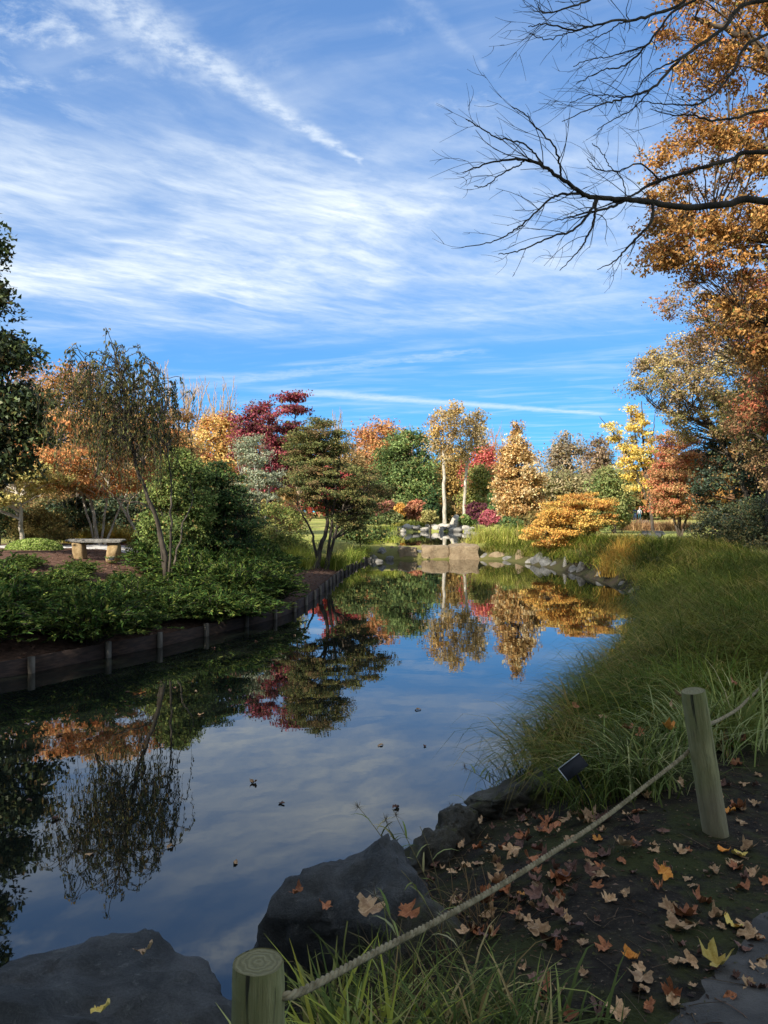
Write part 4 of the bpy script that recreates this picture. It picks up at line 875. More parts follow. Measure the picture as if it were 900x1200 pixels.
for i, (px, py, D, w, h, m, lb) in enumerate(shore):
    p = at(px, py, D)
    if px > 560:                                   # on the waterline itself
        k = np.argmin(np.abs(450+edge_r[:, 0]/edge_r[:, 1]*F-px)+.3*np.abs(edge_r[:, 1]-D)); p = np.array([edge_r[k, 0], edge_r[k, 1], h*.22+max(0, p[2]-.3)*.3])
    rock('shore_rock', lb, 'rock', (p[0], p[1], max(p[2], h*.2)), (w*.66, w*.55, h*.78), 60+i, m, (0, 0, i*1.3), sub=3, facets=12, rough=.06, cut=(.55, .85))
rgs = np.random.default_rng(78)
for i, k in enumerate(np.sort(rgs.integers(34, len(edge_r)-4, 13))):
    w = rgs.uniform(.16, .55); m = [ROCKD, ROCKG, ROCKM][int(rgs.integers(0, 3))]
    rock('shore_rock', f"small {'dark' if m is ROCKD else 'grey' if m is ROCKG else 'mossy'} rock in the row lining the curved shore below the grass", 'rock', (edge_r[k, 0]+rgs.uniform(-.1, .25), edge_r[k, 1], .06), (w*.8, w*.65, w*rgs.uniform(.35, .6)), 800+i, m, (0, 0, i), 'rocks lining the curved shore', sub=3, facets=12, rough=.06, cut=(.55, .85))
rg0 = np.random.default_rng(77)
for i in range(26):
    u = i/25; px = 464+u*88+rg0.uniform(-2, 2); D = 66.5+3.5*math.sin(u*3.1)+rg0.uniform(-1.4, 1.4)
    s = rg0.uniform(.3, .62); x = (px-450)/F*D
    rock('pool_rock', 'pale grey rock in the low edging of the upper pool', 'rock', (x, D, max(gh(x, D), POOLZ)+s*.2), (s, s*.8, s*.62), 120+i, ROCKW if i % 3 else ROCKG, (0, 0, i), 'rocks edging the upper pool', sub=2, facets=9)
for i in range(9):
    px = 548+i*4.2; D = 60-i*1.9+rg0.uniform(-.6, .6); s = rg0.uniform(.25, .5); x = (px-450)/F*D
    rock('pool_rock', 'tan grey rock along the side of the upper pool', 'rock', (x, D, max(gh(x, D), POOLZ)+s*.2), (s, s*.8, s*.6), 160+i, ROCKG, (0, 0, i), 'rocks along the upper pool side', sub=2, facets=9)
p = at(533, 612, 69); rock('standing_stone', 'leaning pale upright stone on the far lawn', 'stone', (p[0], 69, gh(p[0], 69)+.45), (.5, .35, .95), 171, ROCKW, (0, .25, 0), sub=3, facets=10)
p = at(517, 612, 66); rock('standing_stone', 'slim pale stone post near the upper pool', 'stone', (p[0], 66, gh(p[0], 66)+.4), (.22, .2, .85), 172, ROCKW, (0, 0, 0), sub=3, facets=8)

# ------------------------------------------------------------------ timber edging of the far bank
PLANK = simple('edging_board', (40, 31, 26), (66, 51, 42), 5, .85, 40, .5, .006, (1, 1, 6)); STAKE = simple('edging_stake', (70, 64, 56), (104, 98, 88), 9, .85, 40, .5, .004, (1, 1, .3))
def box_pts(a, b, t, z0, z1, nrm):
    n3 = np.array([nrm[0], nrm[1], 0])*t
    v = []
    for z in (z0, z1):
        for p, s in ((a, 0), (b, 0), (b, 1), (a, 1)): v.append(np.array([p[0], p[1], z])+n3*s)
    return np.array(v), np.array([[0, 3, 2, 1], [4, 5, 6, 7], [0, 1, 5, 4], [1, 2, 6, 5], [2, 3, 7, 6], [3, 0, 4, 7]])
def timber_wall():
    C = POND[WALL0:WALL1+1]; fine = catmull(C, 30); s = np.concatenate([[0], np.cumsum(np.linalg.norm(np.diff(fine, axis=0), axis=1))])
    st = np.arange(.3, s[-1], 1.22); rg = np.random.default_rng(3); st = st+rg.uniform(-.12, .12, len(st))
    P = np.stack([np.interp(st, s, fine[:, 0]), np.interp(st, s, fine[:, 1])], 1)
    e = thing('timber_wall', 'low timber board edging with grey stakes along the juniper bank', 'edging', (P[0][0], P[0][1], 0)); o0 = np.array([P[0][0], P[0][1], 0])
    for i in range(len(P)-1):
        a, b = P[i], P[i+1]; t = unit(b-a); n = np.array([t[1], -t[0]])      # towards the water
        z1 = .21+rg.uniform(-.02, .02)
        v, f = box_pts(a+t*.004, b-t*.004, -.045, -.35, z1, n); link('plank', mesh_data('plank', v-o0, f, PLANK), e)
        w = .04
        v, f = box_pts(a-t*w, a+t*w, .06, -.4, .235+rg.uniform(-.02, .03), n); v[:, :2] += n*.004; link('stake', mesh_data('stake', v-o0, f, STAKE), e)
        if i in (6,): v, f = box_pts(a+t*.12, a+t*.2, .06, -.4, .23, n); v[:, :2] += n*.004; link('stake', mesh_data('stake', v-o0, f, STAKE), e)
timber_wall()

# ------------------------------------------------------------------ stone bench
def bench():
    p = at(112, 640, 19.6); z = gh(p[0], 19.6); e = thing('stone_bench', 'stone bench with a grey slab seat on two tan stone legs by the gravel path', 'bench', (p[0], 19.6, z), -.06)
    s = rock_mesh('seat', (.76, .21, .05), 5, ROCKG, sub=4, facets=6, rough=.02, cut=(.97, 1.2), boxy=.75); o = link('seat', s, e, (0, 0, .52))
    for x, sd, tl in ((-.42, 1, .12), (.47, 2, -.08)):
        l = rock_mesh('leg', (.15, .17, .29), sd, simple('bench_leg_stone', (128, 106, 72), (164, 140, 102), 6, .9, 25, .6, .02), sub=3, facets=8, rough=.06, cut=(.9, 1.1), boxy=.6); q = link('leg', l, e, (x, 0, .235)); q.rotation_euler = (0, -tl, 0)
bench()

# ------------------------------------------------------------------ rope fence
m, t, b, out = new_mat('weathered_post'); tc = t.node('ShaderNodeTexCoord')
n1 = t.noise(t.vm('MULTIPLY', tc.outputs['Object'], (14, 14, 1.6)), 2.2, 8, .65, .4); n2 = t.noise(tc.outputs['Object'], 3.2, 5, .6); n3 = t.noise(t.vm('MULTIPLY', tc.outputs['Object'], (60, 60, 4)), 2., 6, .7)
sp = t.node('ShaderNodeSeparateXYZ'); t.l.new(tc.outputs['Object'], sp.inputs[0])
c = t.mix(t.smooth(n1, .3, .7), lc(128, 120, 76), lc(170, 160, 110)); c = t.mix(t.m('MULTIPLY', t.smooth(n2, .42, .62), .7), c, lc(132, 132, 76))
crk = t.smooth(t.noise(t.vm('MULTIPLY', tc.outputs['Object'], (34, 34, 1.1)), 1., 3, .5), .66, .70); c = t.mix(t.m('MULTIPLY', t.smooth(n3, .54, .70), .65), c, lc(58, 52, 36)); c = t.mix(t.m('MULTIPLY', crk, .85), c, lc(26, 22, 16)); c = t.mix(t.m('MULTIPLY', t.smooth(t.m('ADD', sp.outputs[2], t.m('MULTIPLY', n2, .12)), .42, .2), .6), c, lc(140, 122, 98))
t.l.new(c, b.inputs['Base Color']); b.inputs['Roughness'].default_value = .9; bump(t, b, t.m('SUBTRACT', t.m('ADD', n1, n3), t.m('MULTIPLY', crk, 2.)), .9, .008); POST = m
m, t, b, out = new_mat('post_end_grain'); tc = t.node('ShaderNodeTexCoord'); wv = t.node('ShaderNodeTexWave', wave_type='RINGS', rings_direction='Z'); wv.inputs['Scale'].default_value = 22; wv.inputs['Distortion'].default_value = 7.; wv.inputs['Detail'].default_value = 4.; wv.inputs['Detail Scale'].default_value = 2.
t.l.new(tc.outputs['Object'], wv.inputs['Vector']); t.l.new(t.mix(t.m('MULTIPLY', wv.outputs[1], t.noise(tc.outputs['Object'], 30, 4, .6)), lc(112, 106, 72), lc(150, 142, 102)), b.inputs['Base Color']); b.inputs['Roughness'].default_value = .95; bump(t, b, wv.outputs[1], .4, .004); ENDG = m
ROPE = simple('weathered_rope', (118, 105, 76), (164, 148, 114), 30, .95, 160, .7, .004)
def post(label, loc, H, r, tilt, seed):
    rg = np.random.default_rng(seed); e = thing('rope_post', label, 'post', loc); e.rotation_euler = tilt
    K, S_ = 22, 28; z = np.linspace(-.15, H, K); a = np.arange(S_)/S_*2*np.pi
    v = []
    for k in range(K):
        rr = r*(1+.02*np.sin(3*a+seed+z[k]*2)+.012*np.sin(7*a+z[k]*5)+.006*rg.normal(size=S_)); rr *= 1.05-.05*z[k]/H
        if k == K-1: rr *= .955
        v.append(np.stack([rr*np.cos(a), rr*np.sin(a), np.full(S_, z[k]+(0 if k < K-2 else -.006*(K-1-k)))], 1))
    v = np.vstack(v); idx = np.arange(K*S_).reshape(K, S_); nx = np.roll(idx, -1, 1)
    q = np.stack([idx[:-1], nx[:-1], nx[1:], idx[1:]], -1).reshape(-1, 4)
    link('shaft', mesh_data('shaft', v, q, POST, None, True), e)
    me = bpy.data.meshes.new('top'); tv = v[-S_:].copy(); tv[:, 2] -= .002
    cen = np.array([[0, 0, H-.001]]); me2 = mesh_data('top', np.vstack([tv, cen]), np.array([[i, (i+1) % S_, S_] for i in range(S_)]), ENDG)
    link('top', me2, e); return e
pA = np.array([(303-450)/F*1.80, 1.80, 0.]); pA[2] = gh(pA[0], pA[1])
HA = CAMZ-(1127-600)/F*1.80-pA[2]
post('weathered round rope post standing against the slate boulder', pA, HA, .061, (0, 0, .4), 4)
pB = at(838, 990, 4.0); pB[2] = gh(pB[0], 4.0)
post('leaning mossy rope post beside the ornamental grass', pB, .76, .061, (.03, -.19, .2), 9)
pC = np.array([4.42, 8.2, gh(4.42, 8.2)]); post('upright rope post further along the path edge', pC, .78, .061, (0, .02, 0), 11)
def rope(label, P, r=.0095):
    c = catmull(np.array(P), 60 // max(1, len(P)-1)*4); s = np.concatenate([[0], np.cumsum(np.linalg.norm(np.diff(c, axis=0), axis=1))])
    u = np.arange(0, s[-1], .008); c = np.stack([np.interp(u, s, c[:, i]) for i in range(3)], 1)
    tn = unit(np.gradient(c, axis=0)); sd = unit(np.cross(tn, np.array([0, 0, 1.]))); up = np.cross(sd, tn)
    e = thing('rope', label, 'rope', c[0])
    for k in range(3):
        a = (u*2*np.pi/.062+k*2*np.pi/3)[:, None]; h = c+(sd*np.cos(a)+up*np.sin(a))*r*.56
        v, f = tubes(h, np.full(len(h), r*.60), 6); link('strand', mesh_data('strand', v-c[0], f, ROPE, None, True), e)
rA = at(352, 1158, 1.86); rA0 = pA+np.array([.062, .0, HA-.075])
rB = at(803, 884, 3.98)
rope('twisted rope sagging from the front post to the leaning post', [rA0+np.array([-.03, 0, .0]), rA0+np.array([.03, .01, -.004]), at(430, 1121, 2.05), at(520, 1075, 2.36), at(600, 1029, 2.75), at(700, 964, 3.3), at(760, 918, 3.7), rB, rB+np.array([.05, .03, .05])])
rC0 = at(822, 851, 4.0)
rope('twisted rope rising from the leaning post towards the next post', [rC0+np.array([-.03, -.03, .0]), rC0+np.array([.03, .02, 0]), at(846, 842, 4.7), at(872, 824, 5.35), at(900, 788, 6.3), pC+np.array([-.05, -.05, .55])])
kn = rock_mesh('rope_end', (.03, .018, .016), 3, ROPE, sub=2, facets=4, cut=(.8, 1)); o = link('rope_end', kn, loc=at(819, 852, 3.925)); o.rotation_euler = (0, .5, 0); tag(o, 'frayed rope end poking out of the leaning post', 'rope end')

# ------------------------------------------------------------------ plant labels
def smat(name, col, rough=.5, metal=0.):
    m, t, b, out = new_mat(name); tc = t.node('ShaderNodeTexCoord'); n = t.noise(tc.outputs['Object'], 40, 4, .6)
    t.l.new(t.mix(t.m('MULTIPLY', n, .4), lc(*col), lc(*[min(255, x*1.25+6) for x in col])), b.inputs['Base Color']); b.inputs['Roughness'].default_value = rough; b.inputs['Metallic'].default_value = metal; return m
BLK = smat('black_label', (22, 22, 26), .75); WHT = smat('label_edge', (176, 176, 172), .5); GRY = smat('label_print', (110, 110, 112), .6)
def cbox(sx, sy, sz):
    v = np.array([[x, y, z] for z in (-sz/2, sz/2) for x, y in ((-sx/2, -sy/2), (sx/2, -sy/2), (sx/2, sy/2), (-sx/2, sy/2))])
    return v, np.array([[0, 3, 2, 1], [4, 5, 6, 7], [0, 1, 5, 4], [1, 2, 6, 5], [2, 3, 7, 6], [3, 0, 4, 7]])
def plant_label(label, foot, top, w, h, rot, lines=True):
    foot = np.array(foot); top = np.array(top); e = thing('plant_label', label, 'sign', foot)
    v, f = tubes(np.linspace(foot, top, 4), np.full(4, .0075), 6); link('stake', mesh_data('stake', v-foot, f, BLK, None, True), e)
    v, f = cbox(w, h, .006); o = link('plate', mesh_data('plate', v, f, BLK), e, top-foot); o.rotation_euler = rot
    for nm, (bx, by, cx, cy) in (('edge', (w, .005, 0, h/2)), ('edge', (.005, h, -w/2, 0))):
        v, f = cbox(bx, by, .009); link('edge', mesh_data('edge', v, f, WHT), o, (cx, cy, .001))
    return e
lf = on_ground(700, 950); D = lf[1]
plant_label('small black plant label tilted on a thin stake at the grass edge', lf-np.array([0, 0, .05]), at(672, 899, D-.05), .15, .085, (R(46), R(-36), R(4)))
q = at(131, 652, 18.6); q[2] = gh(q[0], 18.6); plant_label('tiny dark plant label in the mulch in front of the bench', q, q+np.array([0, 0, .26]), .13, .09, (R(60), 0, 0))

# ------------------------------------------------------------------ junipers on the far bank
def juniper_mesh(seed, Rr, H, nb=150, nl=56):
    rg = np.random.default_rng(seed); az = rg.uniform(0, 2*np.pi, nb); ln = Rr*rg.uniform(.35, 1.05, nb); K = 7
    hi = H*rg.uniform(.35, 1.0, nb)*(1.1-.5*ln/Rr)
    a = np.stack([np.cos(az)*.1*Rr, np.sin(az)*.1*Rr, np.zeros(nb)], 1); c = np.stack([np.cos(az)*ln, np.sin(az)*ln, hi*.92], 1); b = (a+c)/2; b[:, 2] = hi*1.15
    W = bez(a, b, c, K); W[:, 2:] += np.cumsum(rg.normal(size=(nb, K-2, 3))*.03, axis=1)
    si = np.repeat(np.arange(nb), nl); tt = rg.uniform(.12, 1., len(si))*(K-1.001); k = tt.astype(int); fr = (tt-k)[:, None]
    t = unit(W[si, k+1]-W[si, k]); s = unit(np.cross(t, [0, 0, 1.]))*rg.choice([-1, 1], (len(si), 1))
    p = W[si, k]*(1-fr)+W[si, k+1]*fr; rch = rg.uniform(.02, .13, (len(si), 1))*(1.15-fr*0-tt[:, None]/(K-1)*.55)
    d = unit(t*.9+s*.75+np.array([0, 0, .25])+rg.normal(size=p.shape)*.22); p = p+d*rch
    L = rg.uniform(.06, .125, len(si)); lv, lf_ = leaf_quads(p, d, unit(np.array([0, 0, 1.])+rg.normal(size=p.shape)*.45), L, L*.3, rg)
    tone = rg.uniform(.8, 1.2, nb)[si][:, None]
    tint = np.clip(pick([(78, 106, 48), (60, 88, 42), (104, 126, 58), (124, 132, 62), (72, 84, 42)], len(si), rg, .25)*tone, 0, .9)
    wv, wf = tubes(W, np.linspace(.012, .004, K)[None]*np.ones((nb, 1)), 3)
    return mesh_data('foliage', lv, lf_, LEAF, tint), mesh_data('stem', wv, wf, BARKD, None, True)
def junipers():
    var = [juniper_mesh(300+i, 1.05, .62+.1*i) for i in range(4)]
    rg = np.random.default_rng(41); pts = []
    for _ in range(4000):
        x, y = rg.uniform(-13, -1.6), rg.uniform(8.5, 27)
        d, ei = poly_sd(POND, np.array([x]), np.array([y])); d = d[0]; px = 450+x/y*F
        if not (.27 < d < 7.2) or px < -90: continue
        if y > 17.4 and px < 190: continue                      # bench and gravel
        if y > 16.5 and d < 2.4 and px > 318 and y < 27: continue    # bare mulch by the olive maple
        if y > 23 and px > 345: continue
        if px < 105 and d < .85: continue
        if any((x-a)**2+(y-b)**2 < .76**2 for a, b, *_ in pts): continue
        pts.append((x, y, rg.uniform(.72, 1.2)*(.55 if px < 190 and y > 15.2 else .75 if px < 190 and y > 13 else 1.), rg.uniform(0, 6.28), rg.integers(0, 4)))
    for i, (x, y, s, rz, k) in enumerate(pts):
        d = poly_sd(POND, np.array([x]), np.array([y]))[0][0]
        lb = 'spreading feathery juniper leaning over the timber edging' if d < 1.5 else ('spreading feathery juniper in the front of the sunny garden bed' if y > 17 else 'spreading feathery juniper in the middle of the shaded bank')
        e = thing('juniper', lb, 'juniper', (x, y, gh(x, y)-.03), rz, 'junipers covering the far bank'); e.scale = (s, s, s*rg.uniform(.85, 1.2))
        for nm, me in zip(('foliage', 'stem'), var[k]): link(nm, me, e)
    print('junipers', len(pts))
junipers()

# ------------------------------------------------------------------ grasses
def clump_blades(C, n, L, spread, bias, biasw, W, pal, rg, f1=(1.0, 2.0), w=None, segs=4):
    """C (M,3) clump centres -> many arching blades"""
    M = len(C); ci = np.repeat(np.arange(M), n); N = len(ci)
    az = rg.uniform(0, 2*np.pi, N); bj = bias+(rg.normal(size=M)*.45)[ci]; bx = np.cos(az)+biasw*np.cos(bj); by = np.sin(az)+biasw*np.sin(bj); az = np.arctan2(by, bx)
    off = rg.normal(size=(N, 2))*spread; base = C[ci].copy(); base[:, :2] += off
    Lb = L*rg.uniform(.6, 1.15, N)*np.repeat(rg.uniform(.72, 1.18, M), n)
    tone = rg.uniform(.7, 1.3, M)[ci][:, None]; own = pick(pal, M, rg, .1, w)[ci]; mx = np.where(rg.random(N) < .55, 1., 0.)[:, None]
    tint = np.clip((own*mx+pick(pal, N, rg, .25, w)*(1-mx))*tone, 0, .9)
    return blades(base, az, Lb, np.full(N, W)*rg.uniform(.6, 1.2, N), rg.uniform(.05, .55, N), rg.uniform(*f1, N), tint, rg, segs)
def bank_grass():
    rg = np.random.default_rng(88); pts = []
    X = rg.uniform(0, 14, 60000); Y = rg.uniform(4.6, 39, 60000)
    d, ei = poly_sd(POND, X, Y); pd = path_dist(X, Y)
    ok = (d > .08) & (pd > np.where(Y > 9, 2.6, 1.5)) & (ei >= 15) & (ei <= 26) & (X > 0)
    # the strip beside the leaning post is leaf-strewn soil
    ok &= ~((Y > 24) & (d < .3)); ok &= ~((Y < 6.6) & (X < 1.35)) & ~((Y < 5.3) & (X > 1.55)) & ~((Y < 6.5) & (pd < 1.9)) & ~(Y < 4.9)
    X, Y, d = X[ok], Y[ok], d[ok]
    keep = []; cell = {}
    for i in range(len(X)):
        r = .26 if Y[i] < 10 else .36 if Y[i] < 18 else .5
        kx, ky = int(X[i]/.5), int(Y[i]/.5); bad = False
        for a in (-1, 0, 1):
            for b in (-1, 0, 1):
                for j in cell.get((kx+a, ky+b), ()):
                    if (X[i]-X[j])**2+(Y[i]-Y[j])**2 < r*r: bad = True; break
        if not bad: keep.append(i); cell.setdefault((kx, ky), []).append(i)
    X, Y = X[keep], Y[keep]; Z = ground_h(X, Y)-.02; C = np.stack([X, Y, Z], 1)
    pal = [(118, 124, 48), (94, 108, 38), (146, 142, 64), (180, 158, 90), (80, 94, 34), (150, 124, 66)]
    parts = []
    for a, b, n, L, W, sg in ((0, 9, 230, .92, .008, 4), (9, 16, 135, 1.0, .012, 3), (16, 26, 84, .96, .02, 3), (26, 40, 64, .92, .03, 3)):
        k = (Y >= a) & (Y < b)
        if k.any(): parts.append(clump_blades(C[k], n, L, .13 if a < 9 else .2, math.pi*1.04, 1.0, W, pal, rg, (1.6, 2.9), [4, 4, 3, 1.4, 3, 1], sg))
    print('clumps', len(X), [len(p[1]) for p in parts])
    v, f, t = merge(parts)
    o = link('grass', mesh_data('grass', v, f, GRASSM, t, True)); tag(o, 'dense mass of arching ornamental grass on the bank between pond and path', 'grass', kind='stuff')
bank_grass()
def grass_clump(name, label, xy, n, L, spread, bias, bw, W, pal, seed, f1=(1., 2.), group=None, cat='grass', w=None):
    rg = np.random.default_rng(seed); z = gh(*xy)-.02; base = np.array([xy[0], xy[1], z])
    v, f, t = clump_blades(base[None], n, L, spread, bias, bw, W, pal, rg, f1, w, 4 if xy[1] < 10 else 3); e = link(name, mesh_data(name, v-base, f, GRASSM, t, True), loc=base)
    return tag(e, label, cat, group)
GREEN = [(116, 124, 62), (94, 106, 54), (146, 146, 80), (80, 90, 46)]
PALE = [(166, 168, 106), (138, 146, 82), (196, 186, 130), (110, 124, 64)]
def gp(px, D): return ((px-450)/F*D, D)
grass_clump('grass_clump', 'pale striped grass tuft drooping over the slate boulder by the front post', gp(292, 2.2), 125, .42, .045, math.pi*.97, .8, 0.01595, PALE, 401, (1.1, 2.2))
grass_clump('grass_clump', 'lush upright green grass tuft just past the front post', gp(425, 2.45), 133, .44, .10, 0., .1, 0.0174, GREEN+[(150, 150, 60)], 402, (.5, 1.6))
grass_clump('grass_clump', 'green grass tuft in front of the domed boulder', gp(385, 2.9), 98, .40, .10, 2.5, .3, 0.0174, GREEN+[(160, 150, 70)], 403, (.6, 1.7))
grass_clump('grass_clump', 'straw-coloured dry grass tuft under the rope', gp(500, 2.55), 130, .36, .12, 0., .0, .006, [(150, 128, 84), (120, 100, 66), (96, 82, 54), (110, 112, 58)], 404, (.6, 2.2))
grass_clump('grass_clump', 'arching green and straw grass tuft at the path side below the rope', gp(590, 2.42), 260, .36, .13, .2, .15, .011, GREEN+[(168, 150, 98), (140, 118, 76)], 405, (.8, 2.2))
grass_clump('grass_clump', 'thin grass tuft with leaf litter between rope and domed boulder', gp(470, 3.1), 80, .34, .14, 0., 0., .008, GREEN+[(150, 128, 84)], 406, (.6, 2.))
grass_clump('grass_clump', 'large pale-edged grass clump sheltering dead blades beside the leaning post', gp(752, 4.75), 330, .66, .12, math.pi*.9, .4, .012, PALE+GREEN, 407, (1.1, 2.2))
grass_clump('grass_clump', 'tall arching grass clump at the bend of the rising rope', gp(868, 5.5), 220, .72, .12, math.pi*.7, .3, .012, PALE+GREEN, 408, (.8, 2.0))
grass_clump('grass_clump', 'blue-green grass clump behind the rising rope', gp(812, 5.2), 160, .6, .10, 2.6, .4, .011, PALE+GREEN, 409, (.9, 2.0))
grass_clump('grass_clump', 'grass tuft hanging over the water above the mossy rocks', gp(612, 5.75), 110, .55, .09, math.pi, .9, .008, PALE+GREEN, 410, (1.0, 2.))
grass_clump('grass_clump', 'small grass tuft beside the plant label stake', gp(690, 4.55), 60, .34, .06, 3., .5, .008, GREEN, 411, (1.0, 2.))
grass_clump('grass_clump', 'few green blades rising from the water behind the slate boulder', gp(208, 3.5), 12, .42, .05, .3, .8, .012, GREEN, 412, (1.4, 2.2))
grass_clump('grass_clump', 'thin wiry tuft at the water beside the pale striped tuft', gp(278, 2.75), 40, .34, .06, 3., .2, .003, PALE, 413, (.4, 1.4))
grass_clump('grass_clump', 'fresh green tuft against the front post', gp(352, 2.1), 60, .3, .07, .3, .4, .013, [(84, 110, 60), (70, 96, 56), (110, 130, 70)], 414, (.6, 1.8))
grass_clump('grass_clump', 'ragged green and straw tuft at the foot of the domed boulder beside the rope', gp(445, 2.75), 120, .36, .12, .5, .2, .010, GREEN+[(168, 150, 98)], 415, (.6, 2.))
grass_clump('grass_clump', 'wiry brown tuft in the leaf drift above the rope', gp(545, 3.5), 90, .26, .14, 0., 0., .005, [(150, 124, 84), (120, 96, 66), (132, 126, 66)], 416, (.8, 2.3))
grass_clump('grass_clump', 'loose straw tuft hanging towards the path below the rope', gp(530, 2.35), 150, .34, .12, .3, .2, .007, [(160, 140, 92), (126, 108, 70), (118, 118, 60)], 417, (.9, 2.3))
grass_clump('grass_clump', 'broad-bladed light green tuft between front post and domed boulder', gp(395, 2.3), 70, .34, .07, 1., .3, .02, [(140, 156, 74), (116, 134, 62), (172, 176, 100)], 418, (.5, 1.8))
rgx = np.random.default_rng(6)
def patch(label, spots, n, L, W, pal, seed, name='grass_clump', group=None, f1=(.6, 1.7), spread=.2):
    for i, (px, D) in enumerate(spots): grass_clump(name, label, gp(px, D), n, L, spread, rgx.uniform(0, 6), .1, W, pal, seed+i, f1, group)
GOLD = [(196, 168, 78), (174, 148, 66), (150, 144, 66), (206, 184, 104)]
YG = [(164, 168, 74), (138, 150, 62), (190, 182, 96), (112, 128, 52)]
patch('golden grass clump behind the stone bench', [(104, 23.9+2), (118, 26.2), (132, 26), (146, 26.3), (160, 26), (90, 26.4)], 420, .95, .02, GOLD, 430, group='golden grass behind the bench')
patch('yellow-green grass clump at the foot of the olive maple', [(352, 27), (362, 28.8), (384, 29), (394, 30), (404, 31.4), (392, 28.3), (412, 33), (345, 29)], 420, .85, .022, YG, 440, group='yellow-green grass under the olive maple')
patch('sunlit green-tan grass clump on the shore beside the weir', [(556, 41), (566, 40.4), (577, 40), (588, 40), (598, 39), (607, 38.6), (570, 42), (583, 42), (618, 38), (562, 43)], 420, 1.15, .03, YG+[(176, 150, 104)], 450, group='grass beside the weir', spread=.35)
patch('tan dry grass clump in the bed beyond the path bend', [(738, 63), (746, 62), (755, 63), (763, 62), (772, 63), (781, 62), (790, 63), (799, 62), (808, 61)], 500, 1.05, .045, [(186, 150, 106), (164, 128, 88), (200, 170, 116), (140, 110, 76)], 470, group='tan grass bed beyond the path', spread=.42)
patch('yellow-green tuft by the rocks at the end of the timber wall', [(418, 35.6), (426, 37.2), (436, 39), (448, 40.5), (460, 39.6)], 260, .5, .024, YG, 490, group='tufts by the wall end', spread=.25)
patch('green grass tuft along the far edge of the upper pool', [(470, 71.5), (482, 72.5), (495, 72.5), (508, 72.5), (552, 69), (560, 66), (458, 66), (447, 60), (440, 56), (452, 52)], 260, .8, .045, YG+GREEN, 500, group='grass along the upper pool', spread=.4)
patch('grass clump coloured orange as a sun patch on the bank above the upright rock', [(716, 25.2), (722, 26), (728, 26.8), (734, 26), (742, 27), (736, 28.2)], 330, .95, .022, [(196, 152, 70), (170, 134, 62), (150, 128, 60)], 515, group='orange grass on the bank')  # orange blades paint a fleck of sunlight into the grass colour

# low mossy mound plant by the bench
def mound():
    rg = np.random.default_rng(71); p = at(40, 640, 22.); base = np.array([p[0]+.0, 22., gh(p[0], 22.)-.02]); n = 7000
    u = rdir(rg, n); u[:, 2] = np.abs(u[:, 2]); c = u*np.array([.78, .6, .34])*rg.uniform(.9, 1.05, (n, 1))
    L = rg.uniform(.04, .08, n); v, f = leaf_quads(c, rdir(rg, n), unit(u+rdir(rg, n)*.5), L, L*.6, rg)
    e = thing('mound_plant', 'low rounded light green cushion plant on the gravel edge', 'plant', base)
    link('foliage', mesh_data('foliage', v, f, LEAF, pick([(150, 168, 84), (124, 146, 66), (172, 184, 110)], n, rg)), e)
    d = rock_mesh('stem', (.72, .55, .31), 3, BARKD, sub=3, facets=3, cut=(.9, 1)); link('stem', d, e)
mound()

# weeds with seed heads leaning over the water
def weed(label, foot, tip, seed, head=True, leaves=7):
    rg = np.random.default_rng(seed); foot = np.array(foot, float); tip = np.array(tip, float); mid = (foot+tip)/2+np.array([rg.uniform(-.03, .05), 0, .04])
    c = bez(foot[None], mid[None], tip[None], 12)[0]; e = thing('weed_stalk', label, 'weed', foot)
    v, f = tubes(c, np.linspace(.0032, .0014, 12), 5); STK = SK
    link('stem', mesh_data('stem', v-foot, f, STK, None, True), e)
    for i in range(leaves):
        k = 2+int(i*8/leaves); b = c[k][None]; az = np.array([rg.uniform(0, 6.28)])
        v, f, t = blades(b, az, np.array([rg.uniform(.10, .17)]), np.array([.012]), np.array([.5]), np.array([1.5]), pick(GREEN+PALE, 1, rg), rg); link('leaf', mesh_data('leaf', v-foot, f, GRASSM, t, True), e)
    if head:
        n = 30; d = unit(rdir(rg, n)+np.array([0, 0, .2])); v, f, t = blades(np.repeat(c[-1:], n, 0), np.arctan2(d[:, 1], d[:, 0]), rg.uniform(.03, .06, n), np.full(n, .003), rg.uniform(.2, 2.2, n), rg.uniform(0, .5, n), pick([(150, 140, 118), (118, 106, 88)], n, rg), rg)
        link('seed_head', mesh_data('seed_head', v-foot, f, GRASSM, t, True), e)
SK = simple('dry_stem', (112, 104, 66), (150, 134, 92), 20, .9, 60, .3, .002)
def wd(lb, fx, fy, tx, ty, D, s, **k): weed(lb, at(fx, fy, D), at(tx, ty, D+.05), s, **k)
wd('leafy weed stalk with a feathery head bending over the water', 476, 1030, 420, 946, 4.3, 1)
wd('leafy weed stalk with a pale tufted head beside the domed boulder', 478, 1030, 452, 962, 4.25, 2)
wd('dry brown weed stalk with a nodding head by the mossy rock', 505, 1040, 464, 956, 4.2, 3, leaves=3)
wd('thin bare weed stalk rising from the leaf drift', 520, 1090, 492, 968, 3.9, 4, leaves=3, head=False)
wd('thin dry stem with narrow leaves above the rope', 525, 1120, 470, 1020, 3.3, 5, leaves=4, head=False)
wd('long weed stalk arching out over the water from the grass', 622, 930, 528, 945, 5.5, 6, leaves=9)
wd('weed stalk with brown leaves above the flat mossy rock', 606, 945, 545, 900, 5.6, 7, leaves=8)
wd('straw stem leaning beside the green tuft', 560, 1170, 520, 1075, 2.7, 8, leaves=2)
wd('short brown dead stem beside the rope', 470, 1130, 440, 1050, 2.9, 9, leaves=3)

